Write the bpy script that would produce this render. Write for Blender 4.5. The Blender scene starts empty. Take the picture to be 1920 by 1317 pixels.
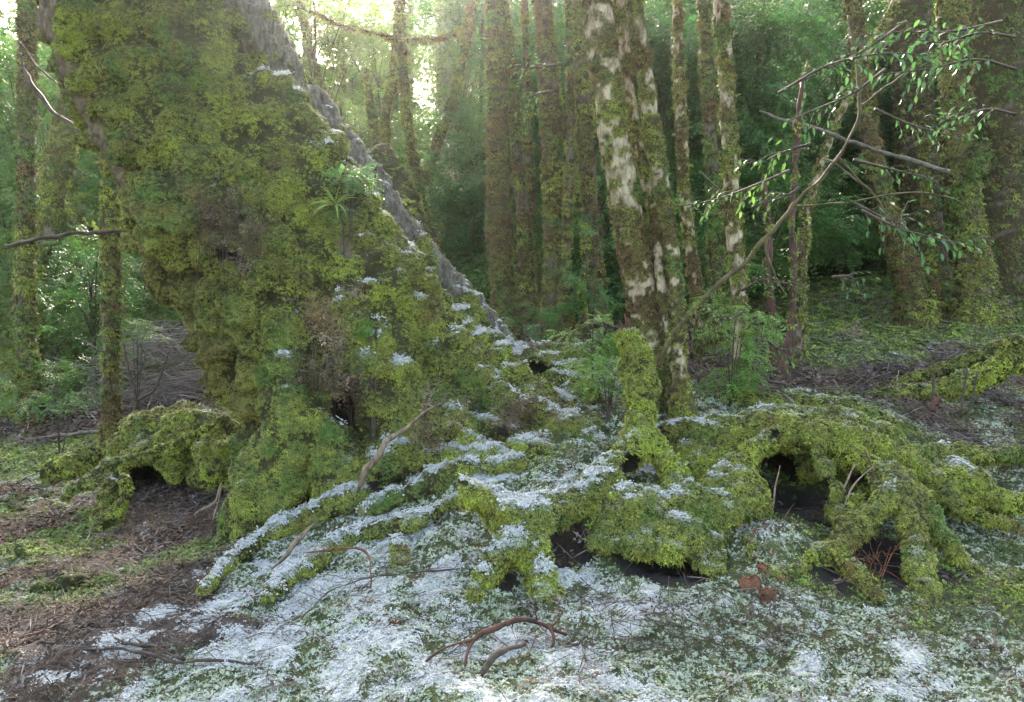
import bpy, math, random
import numpy as np
from math import radians, sin, cos, atan, pi
from mathutils import Vector, Matrix

# ------------------------------------------------------------------ camera, sky, sun, exposure
SC = bpy.context.scene
COL = SC.collection
F, CX, CY, HZ, CAMZ = 1663.0, 960.0, 658.5, 600.0, 1.5     # photograph focal length (px), centre, horizon row, eye height
PITCH = atan((CY - HZ) / F)
cd = bpy.data.cameras.new('camera')
cam = bpy.data.objects.new('camera', cd); COL.objects.link(cam)
cam.location = (0, 0, CAMZ); cam.rotation_euler = (pi / 2 - PITCH, 0, 0)
cd.sensor_width = 36.0; cd.lens = 36.0 * F / 1920.0; cd.clip_start = 0.05; cd.clip_end = 1000
SC.camera = cam
SUN_AZ, SUN_EL = radians(-5.7), radians(31)              # behind the trees, a little left of centre
W = bpy.data.worlds.new('World'); SC.world = W; W.use_nodes = True
nt = W.node_tree; nt.nodes.clear()
sky = nt.nodes.new('ShaderNodeTexSky'); sky.sky_type = 'NISHITA'; sky.sun_disc = False
sky.sun_elevation = SUN_EL; sky.sun_rotation = SUN_AZ
sky.air_density = 1.0; sky.dust_density = 4.0; sky.ozone_density = 0.0
bg = nt.nodes.new('ShaderNodeBackground'); bg.inputs['Strength'].default_value = 0.15
wo = nt.nodes.new('ShaderNodeOutputWorld')
nt.links.new(sky.outputs[0], bg.inputs[0]); nt.links.new(bg.outputs[0], wo.inputs[0])
sl = bpy.data.lights.new('sun', 'SUN'); sl.energy = 3.4; sl.angle = radians(4); sl.color = (1.0, 0.975, 0.94)
sun = bpy.data.objects.new('sun', sl); COL.objects.link(sun)
sdir = Vector((sin(SUN_AZ) * cos(SUN_EL), cos(SUN_AZ) * cos(SUN_EL), sin(SUN_EL)))
sun.rotation_euler = (-sdir).to_track_quat('-Z', 'Y').to_euler()
SC.view_settings.view_transform = 'Standard'; SC.view_settings.look = 'None'
SC.view_settings.exposure = 3.25; SC.view_settings.gamma = 1.0
if hasattr(SC.view_settings, 'use_white_balance'):        # white balance set for open shade, as the photographer's
    SC.view_settings.use_white_balance = True; SC.view_settings.white_balance_temperature = 7450; SC.view_settings.white_balance_tint = 10
SC.render.engine = 'CYCLES'
SC.cycles.use_denoising = True
SC.cycles.max_bounces = 6; SC.cycles.diffuse_bounces = 2; SC.cycles.glossy_bounces = 2
SC.cycles.transmission_bounces = 3; SC.cycles.volume_bounces = 1; SC.cycles.transparent_max_bounces = 4

rng = np.random.default_rng(7)
random.seed(7)

# ------------------------------------------------------------------ photograph geometry
def P(px, py, d):
    """Point seen at photograph pixel (px, py) whose distance along the view's ground axis is d metres."""
    px, py, d = np.asarray(px, float), np.asarray(py, float), np.asarray(d, float)
    u, v = (px - CX) / F, -(py - CY) / F
    dy = cos(PITCH) + v * sin(PITCH); dz = -sin(PITCH) + v * cos(PITCH)
    s = d / dy
    return np.stack([u * s, d + 0 * u, CAMZ + dz * s], -1)

# ------------------------------------------------------------------ noise
_perm = np.random.default_rng(3).permutation(4096).astype(np.int64)
def _h(i, j, k, s=0):
    return _perm[(_perm[(_perm[(i + s * 131) & 4095] + j) & 4095] + k) & 4095]
def vnoise(p, s=0):
    f0 = np.floor(p); f = p - f0; i = f0.astype(np.int64)
    f = f * f * f * (f * (f * 6 - 15) + 10)
    out = 0
    for a in (0, 1):
        wa = f[:, 0] if a else 1 - f[:, 0]
        for b in (0, 1):
            wb = wa * (f[:, 1] if b else 1 - f[:, 1])
            for c in (0, 1):
                wc = wb * (f[:, 2] if c else 1 - f[:, 2])
                out = out + wc * (_h(i[:, 0] + a, i[:, 1] + b, i[:, 2] + c, s) / 4095.0)
    return out * 2 - 1
def fbm(p, o=4, s=0):
    t, a, q = 0, 1.0, np.array(p, float)
    n = 0
    for k in range(o):
        t = t + a * vnoise(q, s + k); n += a; a *= 0.5; q = q * 2.03 + 17.1
    return t / n
def worley(p, s=0):
    """distance to the nearest feature point, unit cells"""
    i0 = np.floor(p).astype(np.int64)
    best = np.full(len(p), 9.0)
    for a in (-1, 0, 1):
        for b in (-1, 0, 1):
            for c in (-1, 0, 1):
                i = i0 + np.array([a, b, c])
                h = _h(i[:, 0], i[:, 1], i[:, 2], s); h2 = _perm[(h + 77) & 4095]; h3 = _perm[(h2 + 191) & 4095]
                q = i + np.stack([h, h2, h3], -1) / 4095.0
                best = np.minimum(best, ((p - q) ** 2).sum(-1))
    return np.sqrt(best)
def smooth(a, b, x):
    t = np.clip((x - a) / (b - a), 0, 1); return t * t * (3 - 2 * t)

# ------------------------------------------------------------------ scene helpers
def tag(o, label=None, cat=None, group=None, kind=None):
    if label: o['label'] = label
    if cat: o['category'] = cat
    if group: o['group'] = group
    if kind: o['kind'] = kind
    return o
def empty(name, loc, label, cat, group=None):
    o = bpy.data.objects.new(name, None); COL.objects.link(o)
    o.location = tuple(float(v) for v in loc); o.empty_display_size = 0.2
    return tag(o, label, cat, group)
def link_mesh(name, me, parent=None, mats=()):
    o = bpy.data.objects.new(name, me); COL.objects.link(o)
    for m in mats: me.materials.append(m)
    if parent is not None:
        o.parent = parent; o.matrix_parent_inverse = Matrix.Translation(-world_loc(parent))
    return o
def world_loc(o):
    v = Vector(o.location)
    if o.parent is not None: v = v * 1.0 + (world_loc(o.parent) + o.matrix_parent_inverse.translation)
    return v
def mesh_np(name, V, Fc, smooth_=True, attrs=None):
    me = bpy.data.meshes.new(name)
    V = np.asarray(V, np.float32); Fc = np.asarray(Fc, np.int32)
    n, k = Fc.shape
    me.vertices.add(len(V)); me.vertices.foreach_set('co', V.ravel())
    me.loops.add(n * k); me.loops.foreach_set('vertex_index', Fc.ravel())
    me.polygons.add(n); me.polygons.foreach_set('loop_start', np.arange(0, n * k, k, dtype=np.int32))
    me.update(calc_edges=True)
    if smooth_: me.polygons.foreach_set('use_smooth', np.ones(n, bool))
    for a, v in (attrs or {}).items():
        at = me.attributes.new(a, 'FLOAT', 'POINT'); at.data.foreach_set('value', np.asarray(v, np.float32))
    return me
def vnormals(V, Fc):
    V = np.asarray(V, float); N = np.zeros_like(V)
    a, b, c = V[Fc[:, 0]], V[Fc[:, 1]], V[Fc[:, 2]]
    n = np.cross(b - a, c - a)
    if Fc.shape[1] == 4:
        d = V[Fc[:, 3]]; n = n + np.cross(c - a, d - a)
    for k in range(Fc.shape[1]): np.add.at(N, Fc[:, k], n)
    return N / (np.linalg.norm(N, axis=1, keepdims=True) + 1e-12)
def smooth_path(pts, step):
    """Catmull-Rom through rows (x,y,z,r...), resampled about every step metres"""
    pts = np.asarray(pts, float); q = np.vstack([2 * pts[0] - pts[1], pts, 2 * pts[-1] - pts[-2]])
    out = []
    for i in range(1, len(q) - 2):
        L = np.linalg.norm(q[i + 1, :3] - q[i, :3]); n = max(1, int(round(L / step)))
        t = (np.arange(n) / n)[:, None]
        a, b, c, d = q[i - 1], q[i], q[i + 1], q[i + 2]
        out.append(0.5 * (2 * b + (c - a) * t + (2 * a - 5 * b + 4 * c - d) * t ** 2 + (3 * b - a - 3 * c + d) * t ** 3))
    out.append(q[-2][None])
    o = np.vstack(out); o[:, 3] = np.maximum(o[:, 3], 0.0005)
    return o
def tube(pts, step=0.05, sides=8, cap=True, jag=0.0):
    """Swept tube through (x,y,z,r) rows -> V, F (quads; caps as degenerate fans are left to a shrunken end)"""
    s = smooth_path(pts, step); C, R = s[:, :3], s[:, 3]
    T = np.gradient(C, axis=0); T /= np.linalg.norm(T, axis=1, keepdims=True) + 1e-9
    ref = np.array([0.0, -1, 0]) if abs(T[:, 1]).mean() < 0.8 else np.array([1.0, 0, 0])
    U = np.cross(T, ref); U /= np.linalg.norm(U, axis=1, keepdims=True) + 1e-9
    B = np.cross(T, U)
    if cap:
        C = np.vstack([C[0], C, C[-1]]); U = np.vstack([U[0], U, U[-1]]); B = np.vstack([B[0], B, B[-1]])
        R = np.concatenate([[R[0] * 0.02], R, [R[-1] * 0.02]])
    th = np.arange(sides) / sides * 2 * pi
    V = C[:, None] + R[:, None, None] * (np.cos(th)[None, :, None] * U[:, None] + np.sin(th)[None, :, None] * B[:, None])
    n = len(C); V = V.reshape(-1, 3)
    i, j = np.meshgrid(np.arange(n - 1), np.arange(sides), indexing='ij'); j2 = (j + 1) % sides
    Fc = np.stack([i * sides + j, i * sides + j2, (i + 1) * sides + j2, (i + 1) * sides + j], -1).reshape(-1, 4)
    return V, Fc
def merge(parts):
    Vs, Fs, n = [], [], 0
    for V, Fc in parts:
        Vs.append(V); Fs.append(Fc + n); n += len(V)
    return np.vstack(Vs), np.vstack(Fs)

# ------------------------------------------------------------------ materials
def new_mat(name):
    m = bpy.data.materials.new(name); m.use_nodes = True
    t = m.node_tree; t.nodes.clear()
    return m, t, lambda k: t.nodes.new('ShaderNode' + k), t.links.new
def noise_node(t, co, scale, detail=4, rough=0.6, dist=0.0):
    n = t.nodes.new('ShaderNodeTexNoise'); n.inputs['Scale'].default_value = scale
    n.inputs['Detail'].default_value = detail; n.inputs['Roughness'].default_value = rough; n.inputs['Distortion'].default_value = dist
    if co is not None: t.links.new(co, n.inputs['Vector'])
    return n
def ramp(t, fac, stops):
    r = t.nodes.new('ShaderNodeValToRGB'); e = r.color_ramp.elements
    while len(e) > 1: e.remove(e[-1])
    for k, (p, c) in enumerate(stops):
        x = e[0] if k == 0 else e.new(p)
        x.position = p; x.color = (c[0], c[1], c[2], 1)
    t.links.new(fac, r.inputs[0]); return r.outputs[0]
def mixc(t, f, a, b, mode='MIX'):
    m = t.nodes.new('ShaderNodeMix'); m.data_type = 'RGBA'; m.blend_type = mode
    for s, v in ((m.inputs['Factor'], f), (m.inputs['A'], a), (m.inputs['B'], b)):
        if hasattr(v, 'is_output'): t.links.new(v, s)
        else: s.default_value = v if not isinstance(v, (tuple, list)) else (*v, 1)
    return m.outputs['Result']
def fix_mix():
    pass
def attr(t, name, inst=False):
    a = t.nodes.new('ShaderNodeAttribute'); a.attribute_name = name
    if inst: a.attribute_type = 'INSTANCER'
    return a
def finish(t, color, rough=0.9, bump=None, bump_d=0.02, spec=0.2, transl=0.0, tcol=None):
    p = t.nodes.new('ShaderNodeBsdfPrincipled'); o = t.nodes.new('ShaderNodeOutputMaterial')
    if hasattr(color, 'is_output'): t.links.new(color, p.inputs['Base Color'])
    else: p.inputs['Base Color'].default_value = (*color, 1)
    if hasattr(rough, 'is_output'): t.links.new(rough, p.inputs['Roughness'])
    else: p.inputs['Roughness'].default_value = rough
    p.inputs['Specular IOR Level'].default_value = spec
    if bump is not None:
        b = t.nodes.new('ShaderNodeBump'); b.inputs['Strength'].default_value = 1.0; b.inputs['Distance'].default_value = bump_d
        t.links.new(bump, b.inputs['Height']); t.links.new(b.outputs[0], p.inputs['Normal'])
    if transl > 0:
        tr = t.nodes.new('ShaderNodeBsdfTranslucent')
        if tcol is None: tcol = color
        if hasattr(tcol, 'is_output'): t.links.new(tcol, tr.inputs[0])
        else: tr.inputs[0].default_value = (*tcol, 1)
        mx = t.nodes.new('ShaderNodeMixShader'); mx.inputs[0].default_value = transl
        t.links.new(p.outputs[0], mx.inputs[1]); t.links.new(tr.outputs[0], mx.inputs[2]); t.links.new(mx.outputs[0], o.inputs[0])
    else: t.links.new(p.outputs[0], o.inputs[0])

def mat_simple(name, c1, c2, scale=8, rough=0.9, bump_d=0.01, stretch=(1, 1, 1), spec=0.2, c3=None):
    m, t, N, L = new_mat(name)
    tc = N('TexCoord'); mp = N('Mapping'); mp.inputs['Scale'].default_value = stretch
    L(tc.outputs['Object'], mp.inputs[0])
    n = noise_node(t, mp.outputs[0], scale, 8, 0.65, 0.3)
    st = [(0.32, c1), (0.66, c2)] + ([(0.82, c3)] if c3 else [])
    finish(t, ramp(t, n.outputs[0], st), rough, n.outputs[0], bump_d, spec)
    return m
def mat_inst(name, transl, rough, spec, var=0.35, tips=False):
    """colour comes per clump from the scattered points"""
    m, t, N, L = new_mat(name)
    a = attr(t, 'col', True)
    tc = N('TexCoord'); n = noise_node(t, tc.outputs['Object'], 60, 2)
    c = mixc(t, var, a.outputs['Color'], ramp(t, n.outputs[0], [(0.3, (0.35, 0.35, 0.35)), (0.7, (1.5, 1.5, 1.4))]), 'MULTIPLY')
    if tips:      # fresh bright tips, old bases; gradient deepened to paint shade within clumps
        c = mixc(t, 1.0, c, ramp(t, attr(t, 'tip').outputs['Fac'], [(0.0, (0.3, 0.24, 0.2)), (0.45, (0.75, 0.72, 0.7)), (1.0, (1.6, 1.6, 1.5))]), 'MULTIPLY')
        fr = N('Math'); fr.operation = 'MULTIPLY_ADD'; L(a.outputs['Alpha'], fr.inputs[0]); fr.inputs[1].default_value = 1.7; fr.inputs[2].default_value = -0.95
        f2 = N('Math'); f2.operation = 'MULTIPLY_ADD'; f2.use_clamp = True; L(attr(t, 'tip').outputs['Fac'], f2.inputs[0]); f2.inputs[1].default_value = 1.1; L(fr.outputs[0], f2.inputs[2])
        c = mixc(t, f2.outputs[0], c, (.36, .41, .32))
    finish(t, c, rough, None, 0, spec, transl)
    return m
M = {}
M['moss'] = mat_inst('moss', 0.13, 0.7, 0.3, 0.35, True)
M['leaf'] = mat_inst('leaf', 0.4, 0.5, 0.3, 0.2)
M['snow_crumb'] = mat_inst('snow_crumb', 0.25, 0.6, 0.3, 0.05)
M['litter'] = mat_inst('litter', 0.05, 0.8, 0.2, 0.2)
M['mossbase'] = mat_simple('moss_base', (0.012, 0.014, 0.006), (0.05, 0.06, 0.017), 22, 0.95, 0.02)
M['hollow_shade'] = mat_simple('hollow_shade', (0.006, 0.005, 0.004), (0.02, 0.015, 0.011), 9, 0.9, 0.03)  # soil in the hollows, near black: their shade is put into the colour
M['greybark'] = mat_simple('grey_bark', (0.07, 0.065, 0.06), (0.26, 0.25, 0.235), 14, 0.85, 0.02, (1, 1, 0.35), c3=(0.36, 0.36, 0.34))
M['brownbark'] = mat_simple('brown_bark', (0.028, 0.02, 0.014), (0.13, 0.1, 0.075), 16, 0.85, 0.035, (1, 1, 0.25), c3=(0.2, 0.16, 0.12))
M['redbark'] = mat_simple('red_bark', (0.018, 0.01, 0.008), (0.1, 0.045, 0.032), 14, 0.7, 0.012, (1, 1, 0.2))
M['twig'] = mat_simple('twig_bark', (0.02, 0.015, 0.012), (0.085, 0.065, 0.052), 20, 0.8, 0.004)
M['palewood'] = mat_simple('pale_wood', (0.04, 0.028, 0.018), (0.24, 0.18, 0.12), 30, 0.7, 0.006, (1, 1, 0.4))
M['greywood'] = mat_simple('grey_wood', (0.03, 0.026, 0.02), (0.15, 0.13, 0.1), 20, 0.75, 0.006)
M['rotwood'] = mat_simple('rotten_wood', (0.03, 0.014, 0.008), (0.2, 0.085, 0.045), 28, 0.85, 0.01, (1, 1, 0.3))
M['mosswood'] = mat_simple('mossy_stem', (0.03, 0.022, 0.014), (0.11, 0.09, 0.045), 9, 0.8, 0.004, c3=(.12, .16, .04))
M['brushwood'] = mat_simple('brushwood', (0.05, 0.038, 0.034), (0.2, 0.165, 0.15), 6, 0.8, 0.004)

def mat_bark(name, pale1, pale2, dark1, dark2):
    """bark: bare patches against a dark felt of moss, patch map stored on the trunk"""
    m, t, N, L = new_mat(name)
    tc = N('TexCoord'); mp = N('Mapping'); mp.inputs['Scale'].default_value = (1, 1, 0.45); L(tc.outputs['Object'], mp.inputs[0])
    n1 = noise_node(t, mp.outputs[0], 26, 8, 0.7, 0.4); n2 = noise_node(t, tc.outputs['Object'], 30, 6, 0.7)
    a = attr(t, 'moss')
    bare = ramp(t, n1.outputs[0], [(0.34, pale1), (0.6, pale2)])
    felt = ramp(t, n2.outputs[0], [(0.35, dark1), (0.65, dark2)])
    finish(t, mixc(t, a.outputs['Fac'], bare, felt), 0.88, n1.outputs[0], 0.012, 0.2)
    return m
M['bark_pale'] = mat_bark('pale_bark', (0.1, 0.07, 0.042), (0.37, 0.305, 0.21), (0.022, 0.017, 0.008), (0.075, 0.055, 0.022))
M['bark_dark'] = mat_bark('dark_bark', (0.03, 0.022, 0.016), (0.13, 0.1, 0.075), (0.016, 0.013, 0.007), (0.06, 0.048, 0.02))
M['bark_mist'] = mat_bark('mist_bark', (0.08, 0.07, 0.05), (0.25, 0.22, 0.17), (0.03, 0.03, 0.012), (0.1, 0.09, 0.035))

def mat_ground():
    m, t, N, L = new_mat('forest_floor')
    tc = N('TexCoord'); co = tc.outputs['Object']
    n1 = noise_node(t, co, 1.7, 5); n2 = noise_node(t, co, 24, 7, 0.7); n3 = noise_node(t, co, 70, 4, 0.7)
    litter = ramp(t, n2.outputs[0], [(0.3, (0.013, 0.010, 0.008)), (0.52, (0.045, 0.034, 0.028)), (0.75, (0.1, 0.08, 0.065))])
    moss = ramp(t, n2.outputs[0], [(0.3, (0.012, 0.016, 0.005)), (0.7, (0.06, 0.08, 0.02))])
    c = mixc(t, attr(t, 'moss').outputs['Fac'], litter, moss)
    c = mixc(t, attr(t, 'hollow_shade').outputs['Fac'], c, (0.012, 0.010, 0.008))  # painted shade on the bare soil under and between roots
    sn = N('Math'); sn.operation = 'MULTIPLY_ADD'
    L(n3.outputs[0], sn.inputs[0]); sn.inputs[1].default_value = 1.2
    s2 = N('Math'); s2.operation = 'ADD'; L(attr(t, 'snow').outputs['Fac'], s2.inputs[0]); s2.inputs[1].default_value = -0.93
    L(s2.outputs[0], sn.inputs[2])
    st = ramp(t, sn.outputs[0], [(0.47, (0, 0, 0)), (0.6, (1, 1, 1))])
    c = mixc(t, st, c, (0.43, 0.45, 0.44))
    finish(t, c, 0.85, n3.outputs[0], 0.02, 0.25)
    return m
M['ground'] = mat_ground()
def mat_rootskin(name, b_stops):
    """moss felt, snow film where the surface was snowed on (stored per vertex)"""
    m, t, N, L = new_mat(name)
    tc = N('TexCoord'); co = tc.outputs['Object']
    n2 = noise_node(t, co, 24, 7, 0.7); n3 = noise_node(t, co, 60, 4, 0.7)
    moss = ramp(t, n2.outputs[0], [(0.3, (0.009, 0.009, 0.004)), (0.7, (0.05, 0.05, 0.017))])
    mp = N('Mapping'); mp.inputs['Scale'].default_value = (1, 1, 0.3); L(co, mp.inputs[0])
    n4 = noise_node(t, mp.outputs[0], 22, 8, 0.7, 0.4)
    bark = ramp(t, n4.outputs[0], b_stops)
    c = mixc(t, attr(t, 'bare').outputs['Fac'], moss, bark)
    s2 = N('Math'); s2.operation = 'MULTIPLY_ADD'; L(n3.outputs[0], s2.inputs[0]); s2.inputs[1].default_value = 1.0
    s1 = N('Math'); s1.operation = 'ADD'; L(attr(t, 'snow').outputs['Fac'], s1.inputs[0]); s1.inputs[1].default_value = -0.5
    L(s1.outputs[0], s2.inputs[2])
    c = mixc(t, ramp(t, s2.outputs[0], [(0.5, (0, 0, 0)), (0.62, (1, 1, 1))]), c, (0.43, 0.45, 0.44))
    finish(t, c, 0.9, n2.outputs[0], 0.02, 0.2)
    return m
M['rootskin'] = mat_rootskin('root_felt', [(0.3, (0.035, 0.026, 0.018)), (0.6, (0.16, 0.125, 0.09)), (0.8, (0.24, 0.2, 0.16))])
M['greyskin'] = mat_rootskin('grey_felt', [(0.32, (0.018, 0.015, 0.011)), (0.5, (0.1, 0.09, 0.07)), (0.75, (0.24, 0.225, 0.185))])

# ------------------------------------------------------------------ scatter: points with rotation, size, colour -> clumps
SRC = {}
def source(name, V, Fc, mat, tip=None):
    me = mesh_np(name, V, Fc, False, None if tip is None else {'tip': tip}); me.materials.append(mat)
    o = bpy.data.objects.new(name, me)          # not linked: only its mesh is used by the node group
    SRC[name] = o; return o
_groups = {}
def scatter_group(srcs):
    key = tuple(srcs)
    if key in _groups: return _groups[key]
    g = bpy.data.node_groups.new('scatter_' + '_'.join(srcs), 'GeometryNodeTree')
    g.interface.new_socket('Geometry', in_out='INPUT', socket_type='NodeSocketGeometry')
    g.interface.new_socket('Geometry', in_out='OUTPUT', socket_type='NodeSocketGeometry')
    n = g.nodes.new; L = g.links.new
    gi, go = n('NodeGroupInput'), n('NodeGroupOutput')
    iop = n('GeometryNodeInstanceOnPoints'); g2i = n('GeometryNodeGeometryToInstance')
    for s in reversed(srcs):
        oi = n('GeometryNodeObjectInfo'); oi.inputs['Object'].default_value = SRC[s]; oi.transform_space = 'ORIGINAL'
        oi.inputs['As Instance'].default_value = False
        L(oi.outputs['Geometry'], g2i.inputs[0])
    def na(name, typ):
        a = n('GeometryNodeInputNamedAttribute'); a.data_type = typ; a.inputs['Name'].default_value = name
        return a.outputs['Attribute']
    L(gi.outputs[0], iop.inputs['Points']); L(g2i.outputs[0], iop.inputs['Instance'])
    iop.inputs['Pick Instance'].default_value = True
    L(na('idx', 'INT'), iop.inputs['Instance Index'])
    e2r = n('FunctionNodeEulerToRotation'); L(na('rot', 'FLOAT_VECTOR'), e2r.inputs[0]); L(e2r.outputs[0], iop.inputs['Rotation'])
    L(na('scl', 'FLOAT'), iop.inputs['Scale'])
    L(iop.outputs[0], go.inputs[0])
    _groups[key] = g; return g
N_INST = [0]
def frames(N, D):
    """rotation Euler whose z follows N and x follows D"""
    Z = N / (np.linalg.norm(N, axis=1, keepdims=True) + 1e-9)
    X = D - (D * Z).sum(1, keepdims=True) * Z
    bad = np.linalg.norm(X, axis=1) < 1e-4; X[bad] = np.cross(Z[bad], np.array([0.3, 0.5, 0.8]))
    X /= np.linalg.norm(X, axis=1, keepdims=True) + 1e-9
    Y = np.cross(Z, X)
    return np.stack([np.arctan2(Y[:, 2], Z[:, 2]), -np.arcsin(np.clip(X[:, 2], -1, 1)), np.arctan2(X[:, 1], X[:, 0])], -1)
def scatter(name, pts, rot, scl, col, srcs, parent=None, label=None, frost=None):
    n = len(pts); N_INST[0] += n
    me = bpy.data.meshes.new(name); me.vertices.add(n); me.vertices.foreach_set('co', np.asarray(pts, np.float32).ravel())
    def at(a, typ, key, v):
        x = me.attributes.new(a, typ, 'POINT'); x.data.foreach_set(key, v)
    at('rot', 'FLOAT_VECTOR', 'vector', np.asarray(rot, np.float32).ravel())
    at('scl', 'FLOAT', 'value', np.asarray(scl, np.float32))
    at('col', 'FLOAT_COLOR', 'color', np.hstack([np.asarray(col, np.float32), np.asarray(np.zeros(n) if frost is None else frost, np.float32)[:, None]]).ravel())
    at('idx', 'INT', 'value', rng.integers(0, len(srcs), n).astype(np.int32))
    o = link_mesh(name, me, parent)
    md = o.modifiers.new('scatter', 'NODES'); md.node_group = scatter_group(srcs)
    o['kind'] = 'stuff'
    if label: o['label'] = label
    return o
def sample(V, Fc, n, w=None):
    """n random points on the mesh: point, normal, corner indices, barycentrics; w = weight per vertex"""
    if Fc.shape[1] == 4: Fc = np.vstack([Fc[:, :3], Fc[:, [0, 2, 3]]])
    N = vnormals(V, Fc)
    a = 0.5 * np.linalg.norm(np.cross(V[Fc[:, 1]] - V[Fc[:, 0]], V[Fc[:, 2]] - V[Fc[:, 0]]), axis=1)
    if w is not None: a = a * np.maximum(w[Fc].mean(1), 0)
    c = np.cumsum(a); tot = c[-1]
    if tot <= 0 or n <= 0: return None
    k = np.searchsorted(c, rng.random(n) * tot); k = np.minimum(k, len(Fc) - 1)
    r1, r2 = np.sqrt(rng.random(n)), rng.random(n)
    b = np.stack([1 - r1, r1 * (1 - r2), r1 * r2], -1)
    f = Fc[k]
    return (V[f] * b[..., None]).sum(1), (N[f] * b[..., None]).sum(1), f, b
def area(V, Fc, w):
    if Fc.shape[1] == 4: Fc = np.vstack([Fc[:, :3], Fc[:, [0, 2, 3]]])
    a = 0.5 * np.linalg.norm(np.cross(V[Fc[:, 1]] - V[Fc[:, 0]], V[Fc[:, 2]] - V[Fc[:, 0]]), axis=1)
    return float((a * np.maximum(w[Fc].mean(1), 0)).sum())
CAMP = np.array([0, 0, CAMZ])
def inview(p, margin=0.12):
    d = np.maximum(p[:, 1], 0.1)
    u = p[:, 0] / d; v = (p[:, 2] - CAMZ) / d
    return (p[:, 1] > 0.5) & (np.abs(u) < 960 / F + margin) & (v < 650 / F + margin) & (v > -(760 / F) - margin)

# ---- clump shapes
def frond_clump(nf, L, spread, leaf, seed, droop=0.6, stations=5):
    r = np.random.default_rng(seed); V, Fc = [], []
    for k in range(nf):
        az = r.normal(0, spread); el = r.uniform(0.15, 0.9); l = L * r.uniform(0.6, 1.15)
        d = np.array([cos(az) * cos(el), sin(az) * cos(el), sin(el)])
        s = np.array([-sin(az), cos(az), 0.0])
        base = np.array([r.normal(0, L * 0.28), r.normal(0, L * 0.28), -0.004])
        for i in range(stations):
            t = (i + 0.6) / stations
            c = base + d * l * t + np.array([0, 0, -droop * l * t * t * 0.8])
            w = leaf * (1.05 - 0.7 * t) * r.uniform(0.8, 1.2)
            fw = (d + np.array([0, 0, -droop * 1.3 * t])); fw /= np.linalg.norm(fw)
            for sg in (-1, 1):
                o = len(V)
                tip = c + sg * s * w + fw * w * 0.55 + np.array([0, 0, r.normal(0, 0.12) * w])
                V += [c - fw * w * 0.35, tip, c + fw * w * 0.5]; Fc.append((o, o + 1, o + 2))
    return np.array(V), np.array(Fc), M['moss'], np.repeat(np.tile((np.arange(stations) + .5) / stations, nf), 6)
for k in range(3):
    source('moss_frond%d' % k, *frond_clump(10, 0.036, 1.15, 0.0085, 10 + k))
    source('moss_cushion%d' % k, *frond_clump(12, 0.022, 3.0, 0.0065, 20 + k, 0.25, 4))
    source('moss_hang%d' % k, *frond_clump(4, 0.05, 0.3, 0.0075, 30 + k, 0.15, 6))
FROND = ['moss_frond0', 'moss_frond1', 'moss_frond2']; CUSH = ['moss_cushion0', 'moss_cushion1', 'moss_cushion2']
HANG = ['moss_hang0', 'moss_hang1', 'moss_hang2']
_ico_t = (1 + 5 ** 0.5) / 2
ICO_V = np.array([(-1, _ico_t, 0), (1, _ico_t, 0), (-1, -_ico_t, 0), (1, -_ico_t, 0), (0, -1, _ico_t), (0, 1, _ico_t), (0, -1, -_ico_t), (0, 1, -_ico_t), (_ico_t, 0, -1), (_ico_t, 0, 1), (-_ico_t, 0, -1), (-_ico_t, 0, 1)]) / 1.9
ICO_F = np.array([(0, 11, 5), (0, 5, 1), (0, 1, 7), (0, 7, 10), (0, 10, 11), (1, 5, 9), (5, 11, 4), (11, 10, 2), (10, 7, 6), (7, 1, 8), (3, 9, 4), (3, 4, 2), (3, 2, 6), (3, 6, 8), (3, 8, 9), (4, 9, 5), (2, 4, 11), (6, 2, 10), (8, 6, 7), (9, 8, 1)])
def crumbs(n, spread, r0, seed):
    r = np.random.default_rng(seed); parts = []
    for k in range(n):
        v = ICO_V * (1 + r.normal(0, 0.18, ICO_V.shape)) * r0 * r.uniform(0.45, 1.3) * np.array([1.25, 1.25, 0.7])
        parts.append((v + np.array([r.normal(0, spread), r.normal(0, spread), r.uniform(-0.2, 0.6) * r0]), ICO_F))
    return merge(parts)
for k in range(3): source('snow_crumb%d' % k, *crumbs(14, 0.013, 0.0036, 40 + k), M['snow_crumb'])
SNOW = ['snow_crumb0', 'snow_crumb1', 'snow_crumb2']
def leaf_quad(c, d, n, L, w, fold=0.25):
    s = np.cross(n, d); s /= np.linalg.norm(s) + 1e-9
    b, tip = c, c + d * L
    m = c + d * L * 0.45
    up = n * w * fold
    V = np.array([b, m + s * w + up, tip, m - s * w + up]); return V, np.array([(0, 1, 2), (0, 2, 3)])
def leaf_spray(nt_, nl, L, leaf, seed, asp=0.36):
    """a flat spray of side twigs with two ranks of small leaves"""
    r = np.random.default_rng(seed); parts = []
    for k in range(nt_):
        az = r.uniform(-1.3, 1.3); el = r.normal(0.05, 0.3); l = L * r.uniform(0.5, 1.0)
        d = np.array([cos(az) * cos(el), sin(az) * cos(el), sin(el)]); s = np.array([-sin(az), cos(az), 0])
        base = np.array([L * r.uniform(-0.3, 0.4), L * r.normal(0, 0.18), L * r.normal(0, 0.12)])
        for i in range(nl):
            t = (i + 0.5) / nl; c = base + d * l * t + np.array([0, 0, -0.25 * l * t * t])
            for sg in (-1, 1):
                ld = d * 0.55 + s * sg * 0.85 + np.array([0, 0, r.normal(-0.12, 0.25)]); ld /= np.linalg.norm(ld)
                nn = np.array([r.normal(0, 0.35), r.normal(0, 0.35), 1]); nn /= np.linalg.norm(nn)
                parts.append(leaf_quad(c, ld, nn, leaf * r.uniform(0.7, 1.2), leaf * asp * r.uniform(0.8, 1.2)))
    return merge(parts)
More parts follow.
